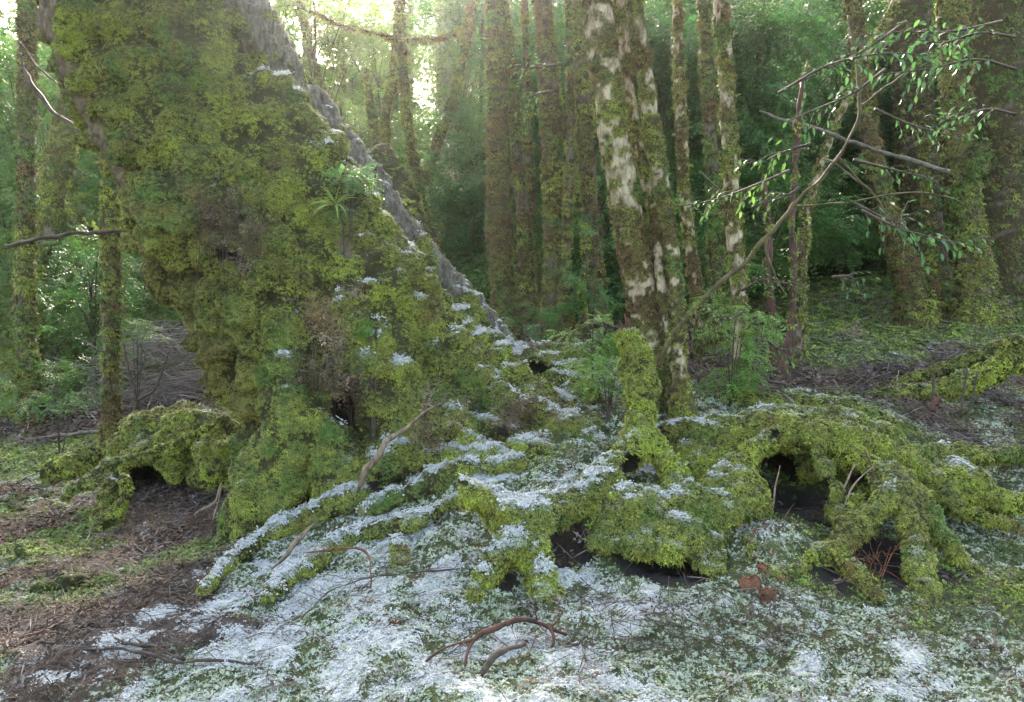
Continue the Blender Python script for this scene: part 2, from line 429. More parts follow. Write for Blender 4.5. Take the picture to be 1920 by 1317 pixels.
for k in range(3):
    source('leaf_spray%d' % k, *leaf_spray(7, 6, 0.3, 0.034, 50 + k), M['leaf'])
    source('far_spray%d' % k, *leaf_spray(8, 5, 0.55, 0.085, 60 + k), M['leaf'])
SPRAY = ['leaf_spray0', 'leaf_spray1', 'leaf_spray2']; FARSPRAY = ['far_spray0', 'far_spray1', 'far_spray2']
def litter_clump(seed):
    r = np.random.default_rng(seed); parts = []
    for k in range(9):
        a = r.uniform(0, 2 * pi); d = np.array([cos(a), sin(a), r.normal(0.1, 0.2)]); n_ = np.array([r.normal(0, 0.4), r.normal(0, 0.4), 1])
        n_ /= np.linalg.norm(n_)
        parts.append(leaf_quad(np.array([r.normal(0, 0.04), r.normal(0, 0.04), r.uniform(0, 0.015)]), d, n_, r.uniform(0.012, 0.03), r.uniform(0.004, 0.008)))
    for k in range(4):
        a = r.uniform(0, 2 * pi); d = np.array([cos(a), sin(a), r.normal(0, 0.12)]); c = np.array([r.normal(0, 0.04), r.normal(0, 0.04), 0.012])
        parts.append(leaf_quad(c, d, np.array([0, 0, 1.0]), r.uniform(0.05, 0.12), 0.0022, 0.5))
    return merge(parts)
for k in range(3): source('litter%d' % k, *litter_clump(70 + k), M['litter'])
LITTER = ['litter0', 'litter1', 'litter2']
def needle_tuft(seed, n, L, w):
    """arching thin blades"""
    r = np.random.default_rng(seed); V, Fc = [], []
    for k in range(n):
        az = r.uniform(0, 2 * pi); el = r.uniform(0.3, 1.4); l = L * r.uniform(0.5, 1.1)
        d = np.array([cos(az) * cos(el), sin(az) * cos(el), sin(el)]); s = np.array([-sin(az), cos(az), 0])
        o = len(V)
        for i in range(5):
            t = i / 4; c = d * l * t + np.array([cos(az) * 0.25, sin(az) * 0.25, -0.75]) * l * t * t
            ww = w * (1 - 0.85 * t); V += [c - s * ww, c + s * ww]
        for i in range(4):
            q = o + 2 * i; Fc += [(q, q + 1, q + 3), (q, q + 3, q + 2)]
    return np.array(V), np.array(Fc)

# ------------------------------------------------------------------ terrain
T = [(33,1251,3.9),(500,1251,3.9),(960,1251,3.9),(1400,1251,3.9),(1880,1251,3.9),(100,1050,5.5),(330,1030,5.8),(200,950,7.0),(60,880,8.8),
     (205,850,9.6),(100,800,12),(300,770,15),(100,720,20),(400,700,20),(480,1080,4.9),(850,1100,4.6),(850,1030,4.9),(650,1010,5.3),(850,930,5.4),
     (1000,900,5.4),(850,820,6.2),(1000,800,6.1),(1000,720,6.9),(1100,700,7.0),(1050,655,8.5),(940,625,9.5),(700,640,14),(500,690,17),
     (1200,1110,4.5),(1300,1100,4.5),(1450,990,4.9),(1480,970,5.3),(1480,962,5.8),(1600,945,5.6),(1650,1140,4.5),(1850,1130,4.4),(1600,1070,4.85),(1640,1060,4.95),(1850,1055,5.0),
     (1300,790,6.5),(1400,742,7.0),(1600,742,7.2),(1500,775,6.55),(1850,935,5.8),(1850,800,6.8),(1650,720,8),(1850,660,9.5),(1500,680,8.6),(1700,590,11.5),
     (1850,580,11.5),(1450,600,11),(1550,520,15),(1500,450,20),(1800,450,18),(1300,650,8.5),(1150,730,6.8),(1230,730,6.6),(1100,850,5.6),(1100,970,5.0),
     (1200,890,5.6),(1210,1080,4.9),(1290,1080,4.9),(1040,1090,4.7),(1060,1040,4.95)]
TP = [P(*t) for t in T] + [np.array(v, float) for v in [(-30,40,1.5),(-60,0,0.5),(0,45,4),(30,40,10),(60,0,6),(-10,60,6),(0,-20,-.2),(-30,-20,0),(30,-20,1),
     (20,10,3.5),(12,6,1.2),(-12,5,0),(-14,20,.3),(0,25,2.2),(10,25,4.6),(-60,60,5),(60,60,14),(0,110,14),(-100,110,14),(100,110,20),(-6,3,-.05),(5,2,.05),(0,0,-.05),(-25,25,0.8)]]
TP = np.array(TP)
def _phi(r): return r
def _fit():
    X = TP[:, :2]; n = len(X)
    A = np.zeros((n + 1, n + 1)); A[:n, :n] = _phi(np.linalg.norm(X[:, None] - X[None], axis=2)); A[:n, :n] -= np.eye(n) * 0.02
    A[:n, n] = A[n, :n] = 1
    return np.linalg.solve(A, np.concatenate([TP[:, 2], [0]]))
_w = _fit()
def h0(x, y):
    x, y = np.atleast_1d(x).astype(float), np.atleast_1d(y).astype(float)
    r = np.sqrt((x[:, None] - TP[None, :, 0]) ** 2 + (y[:, None] - TP[None, :, 1]) ** 2)
    return np.clip(r @ _w[:-1] + _w[-1], -1.0, 16)
def G(px, py, lo=2.6, hi=60):
    """distance at which the photograph ray meets the ground"""
    d = np.concatenate([np.arange(lo, 12, 0.03), np.arange(12, hi, 0.15)])
    p = P(px, py, d); below = p[:, 2] < h0(p[:, 0], p[:, 1])
    return float(d[np.argmax(below)]) if below.any() else hi
def idw(px_list, x, y, p=3.5):
    q = P([a[0] for a in px_list], [a[1] for a in px_list], [a[2] for a in px_list]); v = np.array([a[3] for a in px_list])
    w = 1 / (((x[:, None] - q[None, :, 0]) ** 2 + (y[:, None] - q[None, :, 1]) ** 2) ** (p / 2) + 1e-4)
    return (w * v).sum(1) / w.sum(1)
SNOWPTS = [(1010,950,4.9,1.0),(1100,920,5.1,.95),(930,940,4.85,.9),(500,1020,5.1,.95),(620,970,5.3,.95),(760,1000,5.1,.95),(900,880,5.6,.95),(1000,1010,4.75,.9),(1200,800,5.6,.6),(1200,920,5.1,.5),(1500,790,5.7,.3),(1700,930,5.1,.35),(1720,1050,4.8,.3),(60,1251,3.9,.62),(250,1230,4.0,.8),(500,1180,4.3,.95),(800,1180,4.3,.95),(800,1060,4.8,.95),(650,1080,4.8,.9),(480,1100,4.8,.85),(330,1160,4.4,.75),
     (60,1180,4.4,.12),(200,1120,4.8,.06),(330,1050,5.6,.12),(420,970,6.2,.5),(350,980,6.4,.42),(100,1000,6,.05),(100,850,10,.05),(850,930,5.4,.72),(980,900,5.4,.62),(650,940,5.7,.6),
     (850,800,6.2,.45),(950,700,7,.75),(900,640,8,.6),(1050,660,8,.5),(1040,800,6.0,.5),(1150,850,5.6,.35),(1100,980,5,.3),(960,1150,4.4,.55),(950,1240,3.9,.88),(1100,1200,4.1,.78),
     (1200,1110,4.5,.82),(1350,1180,4.2,.62),(1330,1100,4.6,.42),(1500,1180,4.2,.66),(1700,1200,4.1,.5),(1850,1240,3.9,.66),(1600,1240,3.9,.7),(1850,1080,4.6,.22),(1500,1000,4.9,.42),(1600,1060,4.8,.2),
     (1750,850,6.2,.32),(1850,790,6.9,.34),(1700,780,7,.28),(1550,700,8,.08),(1450,610,10,.12),(1800,650,9.5,.03),(1300,700,8,.05),(1400,500,18,.1),(300,700,20,0),(700,640,14,0)]
def snowf(x, y): return idw(SNOWPTS, x, y)
MOSSPTS = [(200,880,8.5,.95),(60,920,7.6,.6),(150,1010,5.8,.6),(320,1080,5.2,.48),(120,1090,5.1,.45),(100,1200,4.3,.45),(350,1000,6.0,.4),(300,950,7,.2),(200,800,12,.4),(330,740,14,.0),(100,700,18,.35),(700,650,14,.4),
     (600,1100,4.7,.85),(900,1000,5,.9),(1000,800,6,1),(1100,700,7,.9),(1300,1150,4.3,.95),(1600,1150,4.3,.95),(1850,1050,4.8,.95),(1500,990,4.9,.9),(1800,880,6,.9),(1800,790,7,.5),(1600,700,8,.45),(1720,715,8,.5),
     (1480,700,8.2,.35),(1500,640,9.5,.9),(1650,600,11,.8),(1600,650,9.5,.75),(1750,640,9.8,.85),(1850,600,11,.9),(1850,680,9,.4),(1500,560,13,.6),(1450,600,11,.9),(1600,520,15,.8),(1350,700,8,.2),(1250,640,9,.4),(1000,620,10,.5)]
HOLLOW_SHADE = [(P(1490,905,5.6), .42), (P(1590,905,5.5), .28), (P(1645,1035,5.0), .28), (P(1250,1070,4.9), .36), (P(1060,1030,4.95), .2), (P(1200,885,5.4), .18), (P(1550,1105,4.75), .22), (P(1600,1010,4.95), .14), (P(1680,1090,4.7), .12), (P(1770,1060,4.75), .12), (P(1790,985,5.1), .13), (P(1500,1010,5.0), .0), (P(945,1080,4.6), .1), (P(960,1030,4.8), .1), (P(1100,940,5.15), .1), (P(880,960,5.0), .08), (P(290,900,7.3), .6), (P(390,920,7.0), .35), (P(560,1110,4.5), .0)]  # centres and radii of dark spots painted as shade among the roots
def ground_noise(x, y):
    p = np.stack([x, y, 0 * x], -1); d = np.hypot(x, y)
    near = 1 - smooth(12, 30, d)
    w = worley(p * 4.2 + 3.0, 5); w2 = worley(p * 11 + 9, 6)
    pil = (0.5 - w) * 0.085 + (0.45 - w2) * 0.028
    m = idw(MOSSPTS, x, y, 3)
    return fbm(p * 0.7, 3, 9) * 0.09 + near * pil * (0.35 + 0.65 * m) + near * fbm(p * 22, 2, 4) * 0.008
def hz(x, y):
    x, y = np.atleast_1d(x).astype(float), np.atleast_1d(y).astype(float)
    return h0(x, y) + ground_noise(x, y)

def axis(a, b, fine, lo, hi, k):
    m = list(np.arange(a, b + 1e-6, fine)); s = fine
    v, L = a, []
    while v > lo: s = min(s * k, 8); v -= s; L.append(v)
    s = fine; v, R_ = m[-1], []
    while v < hi: s = min(s * k, 8); v += s; R_.append(v)
    return np.array(L[::-1] + m + R_)
def build_ground():
    xs = axis(-4.2, 4.6, 0.03, -140, 140, 1.07); ys = axis(3.2, 8.0, 0.03, -40, 160, 1.045)
    Xg, Yg = np.meshgrid(xs, ys, indexing='ij'); x, y = Xg.ravel(), Yg.ravel()
    z = np.concatenate([hz(x[i:i + 40000], y[i:i + 40000]) for i in range(0, len(x), 40000)])
    V = np.stack([x, y, z], -1); nx, ny = len(xs), len(ys)
    i, j = np.meshgrid(np.arange(nx - 1), np.arange(ny - 1), indexing='ij')
    Fc = np.stack([i * ny + j, (i + 1) * ny + j, (i + 1) * ny + j + 1, i * ny + j + 1], -1).reshape(-1, 4)
    n1 = fbm(V * np.array([1.6, 1.6, 1.6]), 4, 21)
    ms = idw(MOSSPTS, x, y, 3); moss = smooth(0.40, 0.62, ms + n1 * 0.45)
    sn0 = snowf(x, y) * (1 - smooth(9, 14, np.hypot(x, y)))
    n2 = fbm(V * 5.5, 3, 31); N = vnormals(V, Fc)
    sn = sn0 * 0.92 + n2 * 0.75 - (1 - smooth(0.55, 0.85, N[:, 2])) * 0.5 + fbm(V * 16, 2, 35) * 0.3
    hollow_shade = np.zeros(len(V))
    for c, r in HOLLOW_SHADE:
        if r > 0: hollow_shade = np.maximum(hollow_shade, 1 - smooth(r * 0.75, r * 1.1, np.linalg.norm(V - c, axis=1)))
    sn = sn * (1 - hollow_shade) - hollow_shade
    snow = smooth(0.30, 0.72, sn)
    V[:, 2] += snow * 0.012 * (1 + 0.8 * fbm(V * 30, 2, 41))
    me = mesh_np('ground', V, Fc, True, {'moss': moss, 'snow': np.clip(sn, 0, 1), 'hollow_shade': hollow_shade})
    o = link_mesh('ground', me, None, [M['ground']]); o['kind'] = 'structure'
    return V, Fc, moss, sn, hollow_shade, N, sn0
GV, GF, Gmoss, Gsnow, Gshade, GN_, Gsn0 = build_ground()

# colour fields for moss
C_LIME, C_GREEN, C_OLIVE, C_YEL, C_BROWN, C_DARK = [np.array(c) for c in ((.25,.32,.045), (.09,.17,.034), (.185,.205,.048), (.2,.2,.035), (.135,.088,.036), (.03,.05,.014))]
def moss_col(p, lime=0.5, brown=0.2, seed=0):
    a = fbm(p * 2.6, 3, 51 + seed)[:, None]; b = fbm(p * 9, 2, 61 + seed)[:, None]; r = rng.normal(0, 1, (len(p), 1))
    t = np.clip(lime + a * 0.9 + b * 0.5 + r * 0.14, 0, 1)
    c = np.where(t < 0.5, C_GREEN + (C_OLIVE - C_GREEN) * (t * 2), C_OLIVE + (C_LIME - C_OLIVE) * (t * 2 - 1))
    u = np.clip(brown - 0.5 + fbm(p * 3.7 + 9, 3, 71 + seed)[:, None] * 1.1 + b * 0.6, 0, 1)
    c = c * (1 - u) + C_BROWN * u
    return np.clip(c * (1 + r * 0.18), 0.004, 0.6)
WHITE = np.array((.48, .495, .49))

def moss_ground():
    d = np.hypot(GV[:, 0], GV[:, 1])
    vis = inview(GV, 0.28) & (d < 17)
    w = np.where(vis, np.maximum(Gmoss, 0) * (1 - Gshade) * np.minimum((5 / np.maximum(d, 3.5)) ** 1.6, 1.6), 0)
    wm = w * (1 - 0.7 * smooth(0.7, 1.1, Gsnow))
    n = int(area(GV, GF, wm) * 1500)
    p, N, f, b = sample(GV, GF, n, wm)
    dist = np.hypot(p[:, 0], p[:, 1])
    c = moss_col(p, 0.5, 0.14, 1)
    s = (Gsn0[f] * b).sum(1) + fbm(p * 3, 3, 36) * .4 + .35 * ((Gsnow - Gsn0)[f] * b).sum(1)
    fr = np.clip(smooth(0.1, 0.62, s) * rng.uniform(.45, 1.3, n), 0, 1)
    c = c * np.array([.8, .95, 1.0])
    D = np.stack([rng.normal(0, 1, n), rng.normal(-.4, 1, n), 0 * p[:, 0]], -1)
    N2 = N + rng.normal(0, 0.3, N.shape)
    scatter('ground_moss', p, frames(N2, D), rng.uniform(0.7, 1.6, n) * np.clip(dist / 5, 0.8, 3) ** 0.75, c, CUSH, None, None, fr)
    bpy.data.objects['ground_moss']['label'] = 'green moss growing low over the forest floor'
    # snow crumbs
    w = np.where(vis & (d < 10), smooth(0.58, 1.15, Gsnow) * (1 - Gshade), 0)
    n = int(area(GV, GF, w) * 1500)
    p, N, f, b = sample(GV, GF, n, w)
    N2 = N + rng.normal(0, 0.25, N.shape)
    scatter('snow', p + np.array([0, 0, 0.004]), frames(N2, rng.normal(0, 1, p.shape)), rng.uniform(0.35, 1.25, n), WHITE * rng.uniform(0.9, 1.02, (n, 1)), SNOW, None)
    bpy.data.objects['snow']['label'] = 'thin crumbly snow lying over the foreground moss'
    # leaf litter
    w = np.where(vis & (d < 16), (1 - Gmoss) * (1 - 0.8 * Gshade) * (1 - smooth(0.4, 0.8, Gsnow)) * np.minimum((5 / np.maximum(d, 4)) ** 1.5, 1.5), 0) + np.where(vis, 0.06, 0) * (d < 9)
    n = int(area(GV, GF, w) * 420)
    p, N, f, b = sample(GV, GF, n, w)
    c = .62 * np.array([(.08, .055, .04), (.14, .105, .085), (.045, .034, .03), (.2, .175, .16), (.12, .07, .04)])[rng.integers(0, 5, n)] * rng.uniform(0.6, 1.3, (n, 1))
    dist = np.hypot(p[:, 0], p[:, 1])
    scatter('leaf_litter', p + np.array([0, 0, 0.006]), frames(N + rng.normal(0, .15, N.shape), rng.normal(0, 1, p.shape)), rng.uniform(0.8, 1.8, n) * np.clip(dist / 6, 0.9, 2.2), c, LITTER, None)
    bpy.data.objects['leaf_litter']['label'] = 'brown fallen leaves and twig bits on the bare floor'
moss_ground()

# ------------------------------------------------------------------ solid mossy bodies: signed distance + surface nets
def surface_nets(S, org, h):
    s = S < 0
    nx, ny, nz = S.shape
    cnt = np.zeros((nx - 1, ny - 1, nz - 1), np.int8)
    for a in (0, 1):
        for b in (0, 1):
            for c in (0, 1): cnt += s[a:nx - 1 + a, b:ny - 1 + b, c:nz - 1 + c]
    act = (cnt > 0) & (cnt < 8)
    ids = -np.ones(act.shape, np.int64); I = np.argwhere(act); ids[act] = np.arange(len(I))
    acc = np.zeros((len(I), 3)); num = np.zeros(len(I))
    corners = [(a, b, c) for a in (0, 1) for b in (0, 1) for c in (0, 1)]
    val = {k: S[I[:, 0] + k[0], I[:, 1] + k[1], I[:, 2] + k[2]] for k in corners}
    for k in corners:
        for ax in range(3):
            if k[ax] == 0:
                k2 = list(k); k2[ax] = 1; k2 = tuple(k2)
                v0, v1 = val[k], val[k2]; m = (v0 < 0) != (v1 < 0)
                t = np.where(m, v0 / np.where(v0 - v1 == 0, 1, v0 - v1), 0)
                q = np.array(k, float)[None].repeat(len(I), 0); q[:, ax] += t
                acc[m] += q[m]; num[m] += 1
    V = (I + acc / np.maximum(num, 1)[:, None]) * h + org
    quads = []
    for ax in range(3):
        b, c = (ax + 1) % 3, (ax + 2) % 3
        sl0 = [slice(None)] * 3; sl1 = [slice(None)] * 3
        sl0[ax] = slice(0, -1); sl1[ax] = slice(1, None)
        m = s[tuple(sl0)] != s[tuple(sl1)]
        E = np.argwhere(m)
        E = E[(E[:, b] > 0) & (E[:, c] > 0) & (E[:, b] < S.shape[b] - 1) & (E[:, c] < S.shape[c] - 1)]
        eb = np.zeros(3, int); eb[b] = 1; ec = np.zeros(3, int); ec[c] = 1
        def g(o): q = E - o; return ids[q[:, 0], q[:, 1], q[:, 2]]
        Q = np.stack([g(eb + ec), g(ec), g(0 * eb), g(eb)], -1)
        fl = ~s[E[:, 0], E[:, 1], E[:, 2]]
        Q[fl] = Q[fl][:, ::-1]
        quads.append(Q)
    return V, np.vstack(quads)
class Body:
    """union of tapered capsules and ellipsoids with labels, minus cavities"""
    def __init__(self, h=0.022, k=0.05, skin=0.012): self.skin, self.pr, self.cav, self.h, self.k = skin, [], [], h, k
    def path(self, pts, label, k=None, step=0.12):
        s = smooth_path(pts, step); label = self.own(label); s[:, 3] = np.maximum(s[:, 3] - self.skin, s[:, 3] * .55)
        for a, b in zip(s[:-1], s[1:]): self.pr.append(('c', a[:3], b[:3], a[3], b[3], label, k or self.k))
    def own(self, label):
        if label not in ('root', 'mound', 'limb'): return label
        self.n = getattr(self, 'n', 0) + 1; return '%s#%d' % (label, self.n)
    def ell(self, c, r, label, k=None):
        label = self.own('mound' if label == 'root' else label); self.pr.append(('e', np.asarray(c, float), np.asarray(r, float), 0, 0, label, k or self.k))
    def hole(self, c, r):
        c, r = np.asarray(c, float), np.asarray(r, float); g = np.random.default_rng(len(self.cav) + 5)
        self.cav.append((c, [(c, r * .85)] + [(c + g.uniform(-.5, .5, 3) * r * [1, .5, 1], r * g.uniform(.45, .65)) for _ in range(4)]))
    @staticmethod
    def dcav(cv, X):
        d = np.min([Body.d(('e', c, r, 0, 0, '', 0), X) for c, r in cv[1]], axis=0)
        return d + .012 * np.sin(X[..., 0] * 71 + 3 * np.sin(X[..., 2] * 37)) * np.cos(X[..., 2] * 63 + 2 * X[..., 1] * 20)
    @staticmethod
    def d(pr, X):
        if pr[0] == 'c':
            a, b, ra, rb = pr[1:5]; ab = b - a
            t = np.clip(((X - a) @ ab) / max(ab @ ab, 1e-9), 0, 1)
            return np.linalg.norm(X - a - t[..., None] * ab, axis=-1) - (ra + (rb - ra) * t)
        q = (X - pr[1]) / pr[2]; l = np.linalg.norm(q, axis=-1)
        return (l - 1) * pr[2].min() * np.minimum(1, 0.4 + 0.6 * l) if False else (l - 1) * (np.linalg.norm(q * pr[2], axis=-1) / np.maximum(l, 1e-6)).clip(pr[2].min(), pr[2].max())
    def build(self, lo, hi):
        h = self.h; lo, hi = np.asarray(lo, float), np.asarray(hi, float)
        n = np.ceil((hi - lo) / h).astype(int) + 1
        S = np.full(n, 0.5, np.float32)
        ax = [lo[i] + np.arange(n[i]) * h for i in range(3)]
        def box(mn, mx):
            a = np.maximum(0, np.floor((mn - lo) / h).astype(int)); b = np.minimum(n, np.ceil((mx - lo) / h).astype(int) + 1)
            return a, b
        for pr in self.pr:
            pad = pr[6] + 4 * h
            if pr[0] == 'c': mn = np.minimum(pr[1] - pr[3], pr[2] - pr[4]) - pad; mx = np.maximum(pr[1] + pr[3], pr[2] + pr[4]) + pad
            else: mn, mx = pr[1] - pr[2] - pad, pr[1] + pr[2] + pad
            a, b = box(mn, mx)
            if (b <= a).any(): continue
            X = np.stack(np.meshgrid(*[ax[i][a[i]:b[i]] for i in range(3)], indexing='ij'), -1)
            d = self.d(pr, X).astype(np.float32); s = S[a[0]:b[0], a[1]:b[1], a[2]:b[2]]; k = pr[6]
            e = np.clip(k - np.abs(d - s), 0, None) / k
            S[a[0]:b[0], a[1]:b[1], a[2]:b[2]] = np.minimum(d, s) - e * e * k * 0.25
        for cv in self.cav:
            pad = 6 * h; a, b = box(np.min([c - r for c, r in cv[1]], 0) - pad, np.max([c + r for c, r in cv[1]], 0) + pad)
            if (b <= a).any(): continue
            X = np.stack(np.meshgrid(*[ax[i][a[i]:b[i]] for i in range(3)], indexing='ij'), -1)
            d = self.dcav(cv, X).astype(np.float32)
            s = S[a[0]:b[0], a[1]:b[1], a[2]:b[2]]; S[a[0]:b[0], a[1]:b[1], a[2]:b[2]] = np.maximum(s, -d)
        V, Q = surface_nets(S, lo, h)
        labels = sorted(set(p[5] for p in self.pr))
        best = np.full(len(V), 9.0); lab = np.zeros(len(V), int); self.rad = np.zeros(len(V))
        for pr in self.pr:
            d = self.d(pr, V); m = d < best; best[m] = d[m]; lab[m] = labels.index(pr[5]); self.rad[m] = max(pr[3], pr[4]) if pr[0] == 'c' else pr[2].min()
        hol = np.zeros(len(V)); which = np.zeros(len(V), int)
        for k, cv in enumerate(self.cav):
            d = 1 - smooth(0.0, 0.03, self.dcav(cv, V)); which[d > hol] = k; hol = np.maximum(hol, d)
        return V, Q, lab, labels, hol, which
def pieces(Q, n):
    """face index arrays of the connected pieces of a mesh"""
    lab = np.arange(n)
    for _ in range(400):
        m = lab[Q].min(1); new = lab.copy()
        for k in range(Q.shape[1]): np.minimum.at(new, Q[:, k], m)
        new = new[new]
        if (new == lab).all(): break
        lab = new
    f = lab[Q[:, 0]]
    return [np.where(f == v)[0] for v in np.unique(f)]
def splitmesh(V, Q, sel):
    u, inv = np.unique(Q[sel], return_inverse=True)
    return u, inv.reshape(-1, Q.shape[1])
def pillow(V, N, amp, freq, small=0.4, seed=0):
    q = V * freq; q = q + 0.35 * np.stack([vnoise(V * freq * 0.7, seed + 1), vnoise(V * freq * 0.7 + 9, seed + 2), vnoise(V * freq * 0.7 + 19, seed + 3)], -1)
    q[:, 2] *= 1.25
    w = worley(q, seed + 5); w2 = worley(V * freq * 2.4, seed + 6)
    return (0.55 - w) * amp + (0.5 - w2) * amp * small
def body_thing(thing, body, lo, hi, names, moss_density, amp, freq, snow_gain, lime, brown, srcs, extra=None, bare_fn=None, size=(0.9, 1.5), hang=0.0, hollow_name='hollow', density_fn=None, col_fn=None, mats=None):
    V, Q, lab, labels, hol, which = body.build(lo, hi)
    N = vnormals(V, Q)
    bare = bare_fn(V, N) if bare_fn is not None else np.zeros(len(V))
    gz = hz(V[:, 0], V[:, 1]); under = V[:, 2] < gz - 0.12
    pil = pillow(V, N, amp, freq); rr = body.rad.copy()
    for _ in range(6):
        a2 = np.zeros(len(V)); c2 = np.zeros(len(V)); mq = rr[Q].mean(1)
        for k in range(4): np.add.at(a2, Q[:, k], mq); np.add.at(c2, Q[:, k], 1)
        rr = a2 / np.maximum(c2, 1)
    thick = np.clip(rr / .4, .16, 1) if amp > .1 else np.ones(len(V))
    ontrunk = np.array([l == 'trunk' for l in labels])[lab] & (rr > .25)
    V = V + N * ((pil * thick * (1 - 0.75 * bare) + fbm(V * 16, 4, 77) * 0.024 + fbm(V * 2.3, 2, 78) * 0.03) * (1 - 0.6 * hol))[:, None]
    if bare.any():
        ax_ = np.array([.58, 0, -.81]) if amp > .1 else np.array([0, 0, 1.0]); al = V @ ax_
        st = (V - al[:, None] * ax_) * 24 + (al * 5)[:, None] * ax_ + .6 * np.stack([fbm(V * 9 + k, 2, 80 + k) for k in range(3)], -1)
        V = V + N * (bare * (np.abs(fbm(st, 3, 79)) - .2) * -0.11)[:, None]
    N = vnormals(V, Q)
    sn0 = snowf(V[:, 0], V[:, 1]) * snow_gain
    sn = sn0 * 0.95 + (smooth(0.45, 0.98, N[:, 2]) - 1) * 0.9 + fbm(V * 5.5, 3, 31) * 0.45 + fbm(V * 17, 2, 33) * 0.25
    sn = np.where(hol > 0.3, -1, sn) - .3 * ontrunk
    keepf = ~under[Q].all(1)
    holf = hol[Q].mean(1) > 0.5
    flab = lab[Q[:, 0]]
    for i, lf in enumerate(labels):
        l = lf.split('#')[0]; sel = np.where((flab == i) & keepf & ~holf)[0]
        if len(sel) == 0: continue
        for pc in pieces(Q[sel], len(V)):
            if len(pc) < 12: continue
            u, Fq = splitmesh(V, Q, sel[pc])
            me = mesh_np(l, V[u], Fq, True, {'snow': np.clip(sn[u], 0, 1), 'bare': bare[u]})
            link_mesh(names.get(l, l), me, thing, [(mats or {}).get(l, M['rootskin'])])
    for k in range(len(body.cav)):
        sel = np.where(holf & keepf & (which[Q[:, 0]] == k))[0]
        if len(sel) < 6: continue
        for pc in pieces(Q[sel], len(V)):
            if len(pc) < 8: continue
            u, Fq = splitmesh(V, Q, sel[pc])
            link_mesh(hollow_name, mesh_np(hollow_name, V[u], Fq, True), thing, [M['hollow_shade']])
    # moss
    toc = CAMP - V; dist = np.linalg.norm(toc, axis=1); toc /= dist[:, None]
    face = (N * toc).sum(1)
    vis = inview(V, 0.16) & (face > -0.35) & ~under & (hol < 0.6)
    patch = smooth(*((-0.58, -0.34) if amp > .1 else (-.8, -.6)), fbm(V * 2.2 + 5, 3, 91) + 0.3 * fbm(V * 11, 2, 92))
    fl_ = .1 if amp > .1 else .45
    crease = fl_ + (1 - fl_) * smooth(-0.25, 0.03, pil / amp)
    w = np.where(vis, (1 - bare) * patch * crease * (1 - 0.6 * smooth(0.5, 0.85, sn)) * np.clip((6 / dist) ** 1.3, 0.5, 1.6), 0)
    if density_fn is not None: w = w * density_fn(V, N)
    n = int(area(V, Q, w) * moss_density)
    p, Np, f, b = sample(V, Q, n, w)
    c = moss_col(p, lime, brown)
    if col_fn is not None: c = col_fn(p, Np, c)
    s = (sn[f] * b).sum(1); fr = np.clip(smooth(-.05, 0.7, s) * rng.uniform(.5, 1.25, n), 0, 1)
    down = np.array([0, 0, -1.0]) + rng.normal(0, 0.45, p.shape)
    up = Np + rng.normal(0, 0.28, Np.shape) + np.array([0, 0, 0.25])
    sc = rng.uniform(size[0], size[1], n) * (1 + .45 * fbm(p * 4, 2, 95))
    hm = (rng.random(n) < hang * smooth(0.25, -0.5, Np[:, 2])) if hang > 0 else np.zeros(n, bool)
    R_ = frames(up, down)
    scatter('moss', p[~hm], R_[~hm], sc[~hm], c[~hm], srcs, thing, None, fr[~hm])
    if hm.any():
        k = hm; dd = np.array([0, 0, -1.0]) + rng.normal(0, 0.18, p[k].shape)
        scatter('hanging_moss', p[k], frames(Np[k] + rng.normal(0, .3, p[k].shape), dd), sc[k] * rng.uniform(.7, 1.2, k.sum()), c[k] * np.array([1.25, 1.05, 0.8]), HANG, thing)
    # snow crumbs
    w = np.where(vis, smooth(0.42, 0.85, sn), 0)
    n = int(area(V, Q, w) * 3000)
    if n > 10:
        p, Np, f, b = sample(V, Q, n, w)
        scatter('snow_cover', p + 0.012 * Np, frames(Np + rng.normal(0, .25, p.shape), rng.normal(0, 1, p.shape)), rng.uniform(.5, 1.5, n), WHITE * rng.uniform(.9, 1.02, (n, 1)), SNOW, thing)
    return V, Q, N
def pp(px, py, w, d): return np.array([*P(px, py, d), w / 2 * d / F])
def path_px(rows, auto_lift=0.05):
    """rows (px, py, width px[, d]); without d the root lies on the ground"""
    out = []
    for r in rows:
        d = r[3] if len(r) > 3 else G(r[0], r[1]) - auto_lift
        q = pp(r[0], r[1], r[2], d)
        if len(r) == 3: q[2] += .4 * q[3]
        out.append(q)
    return out

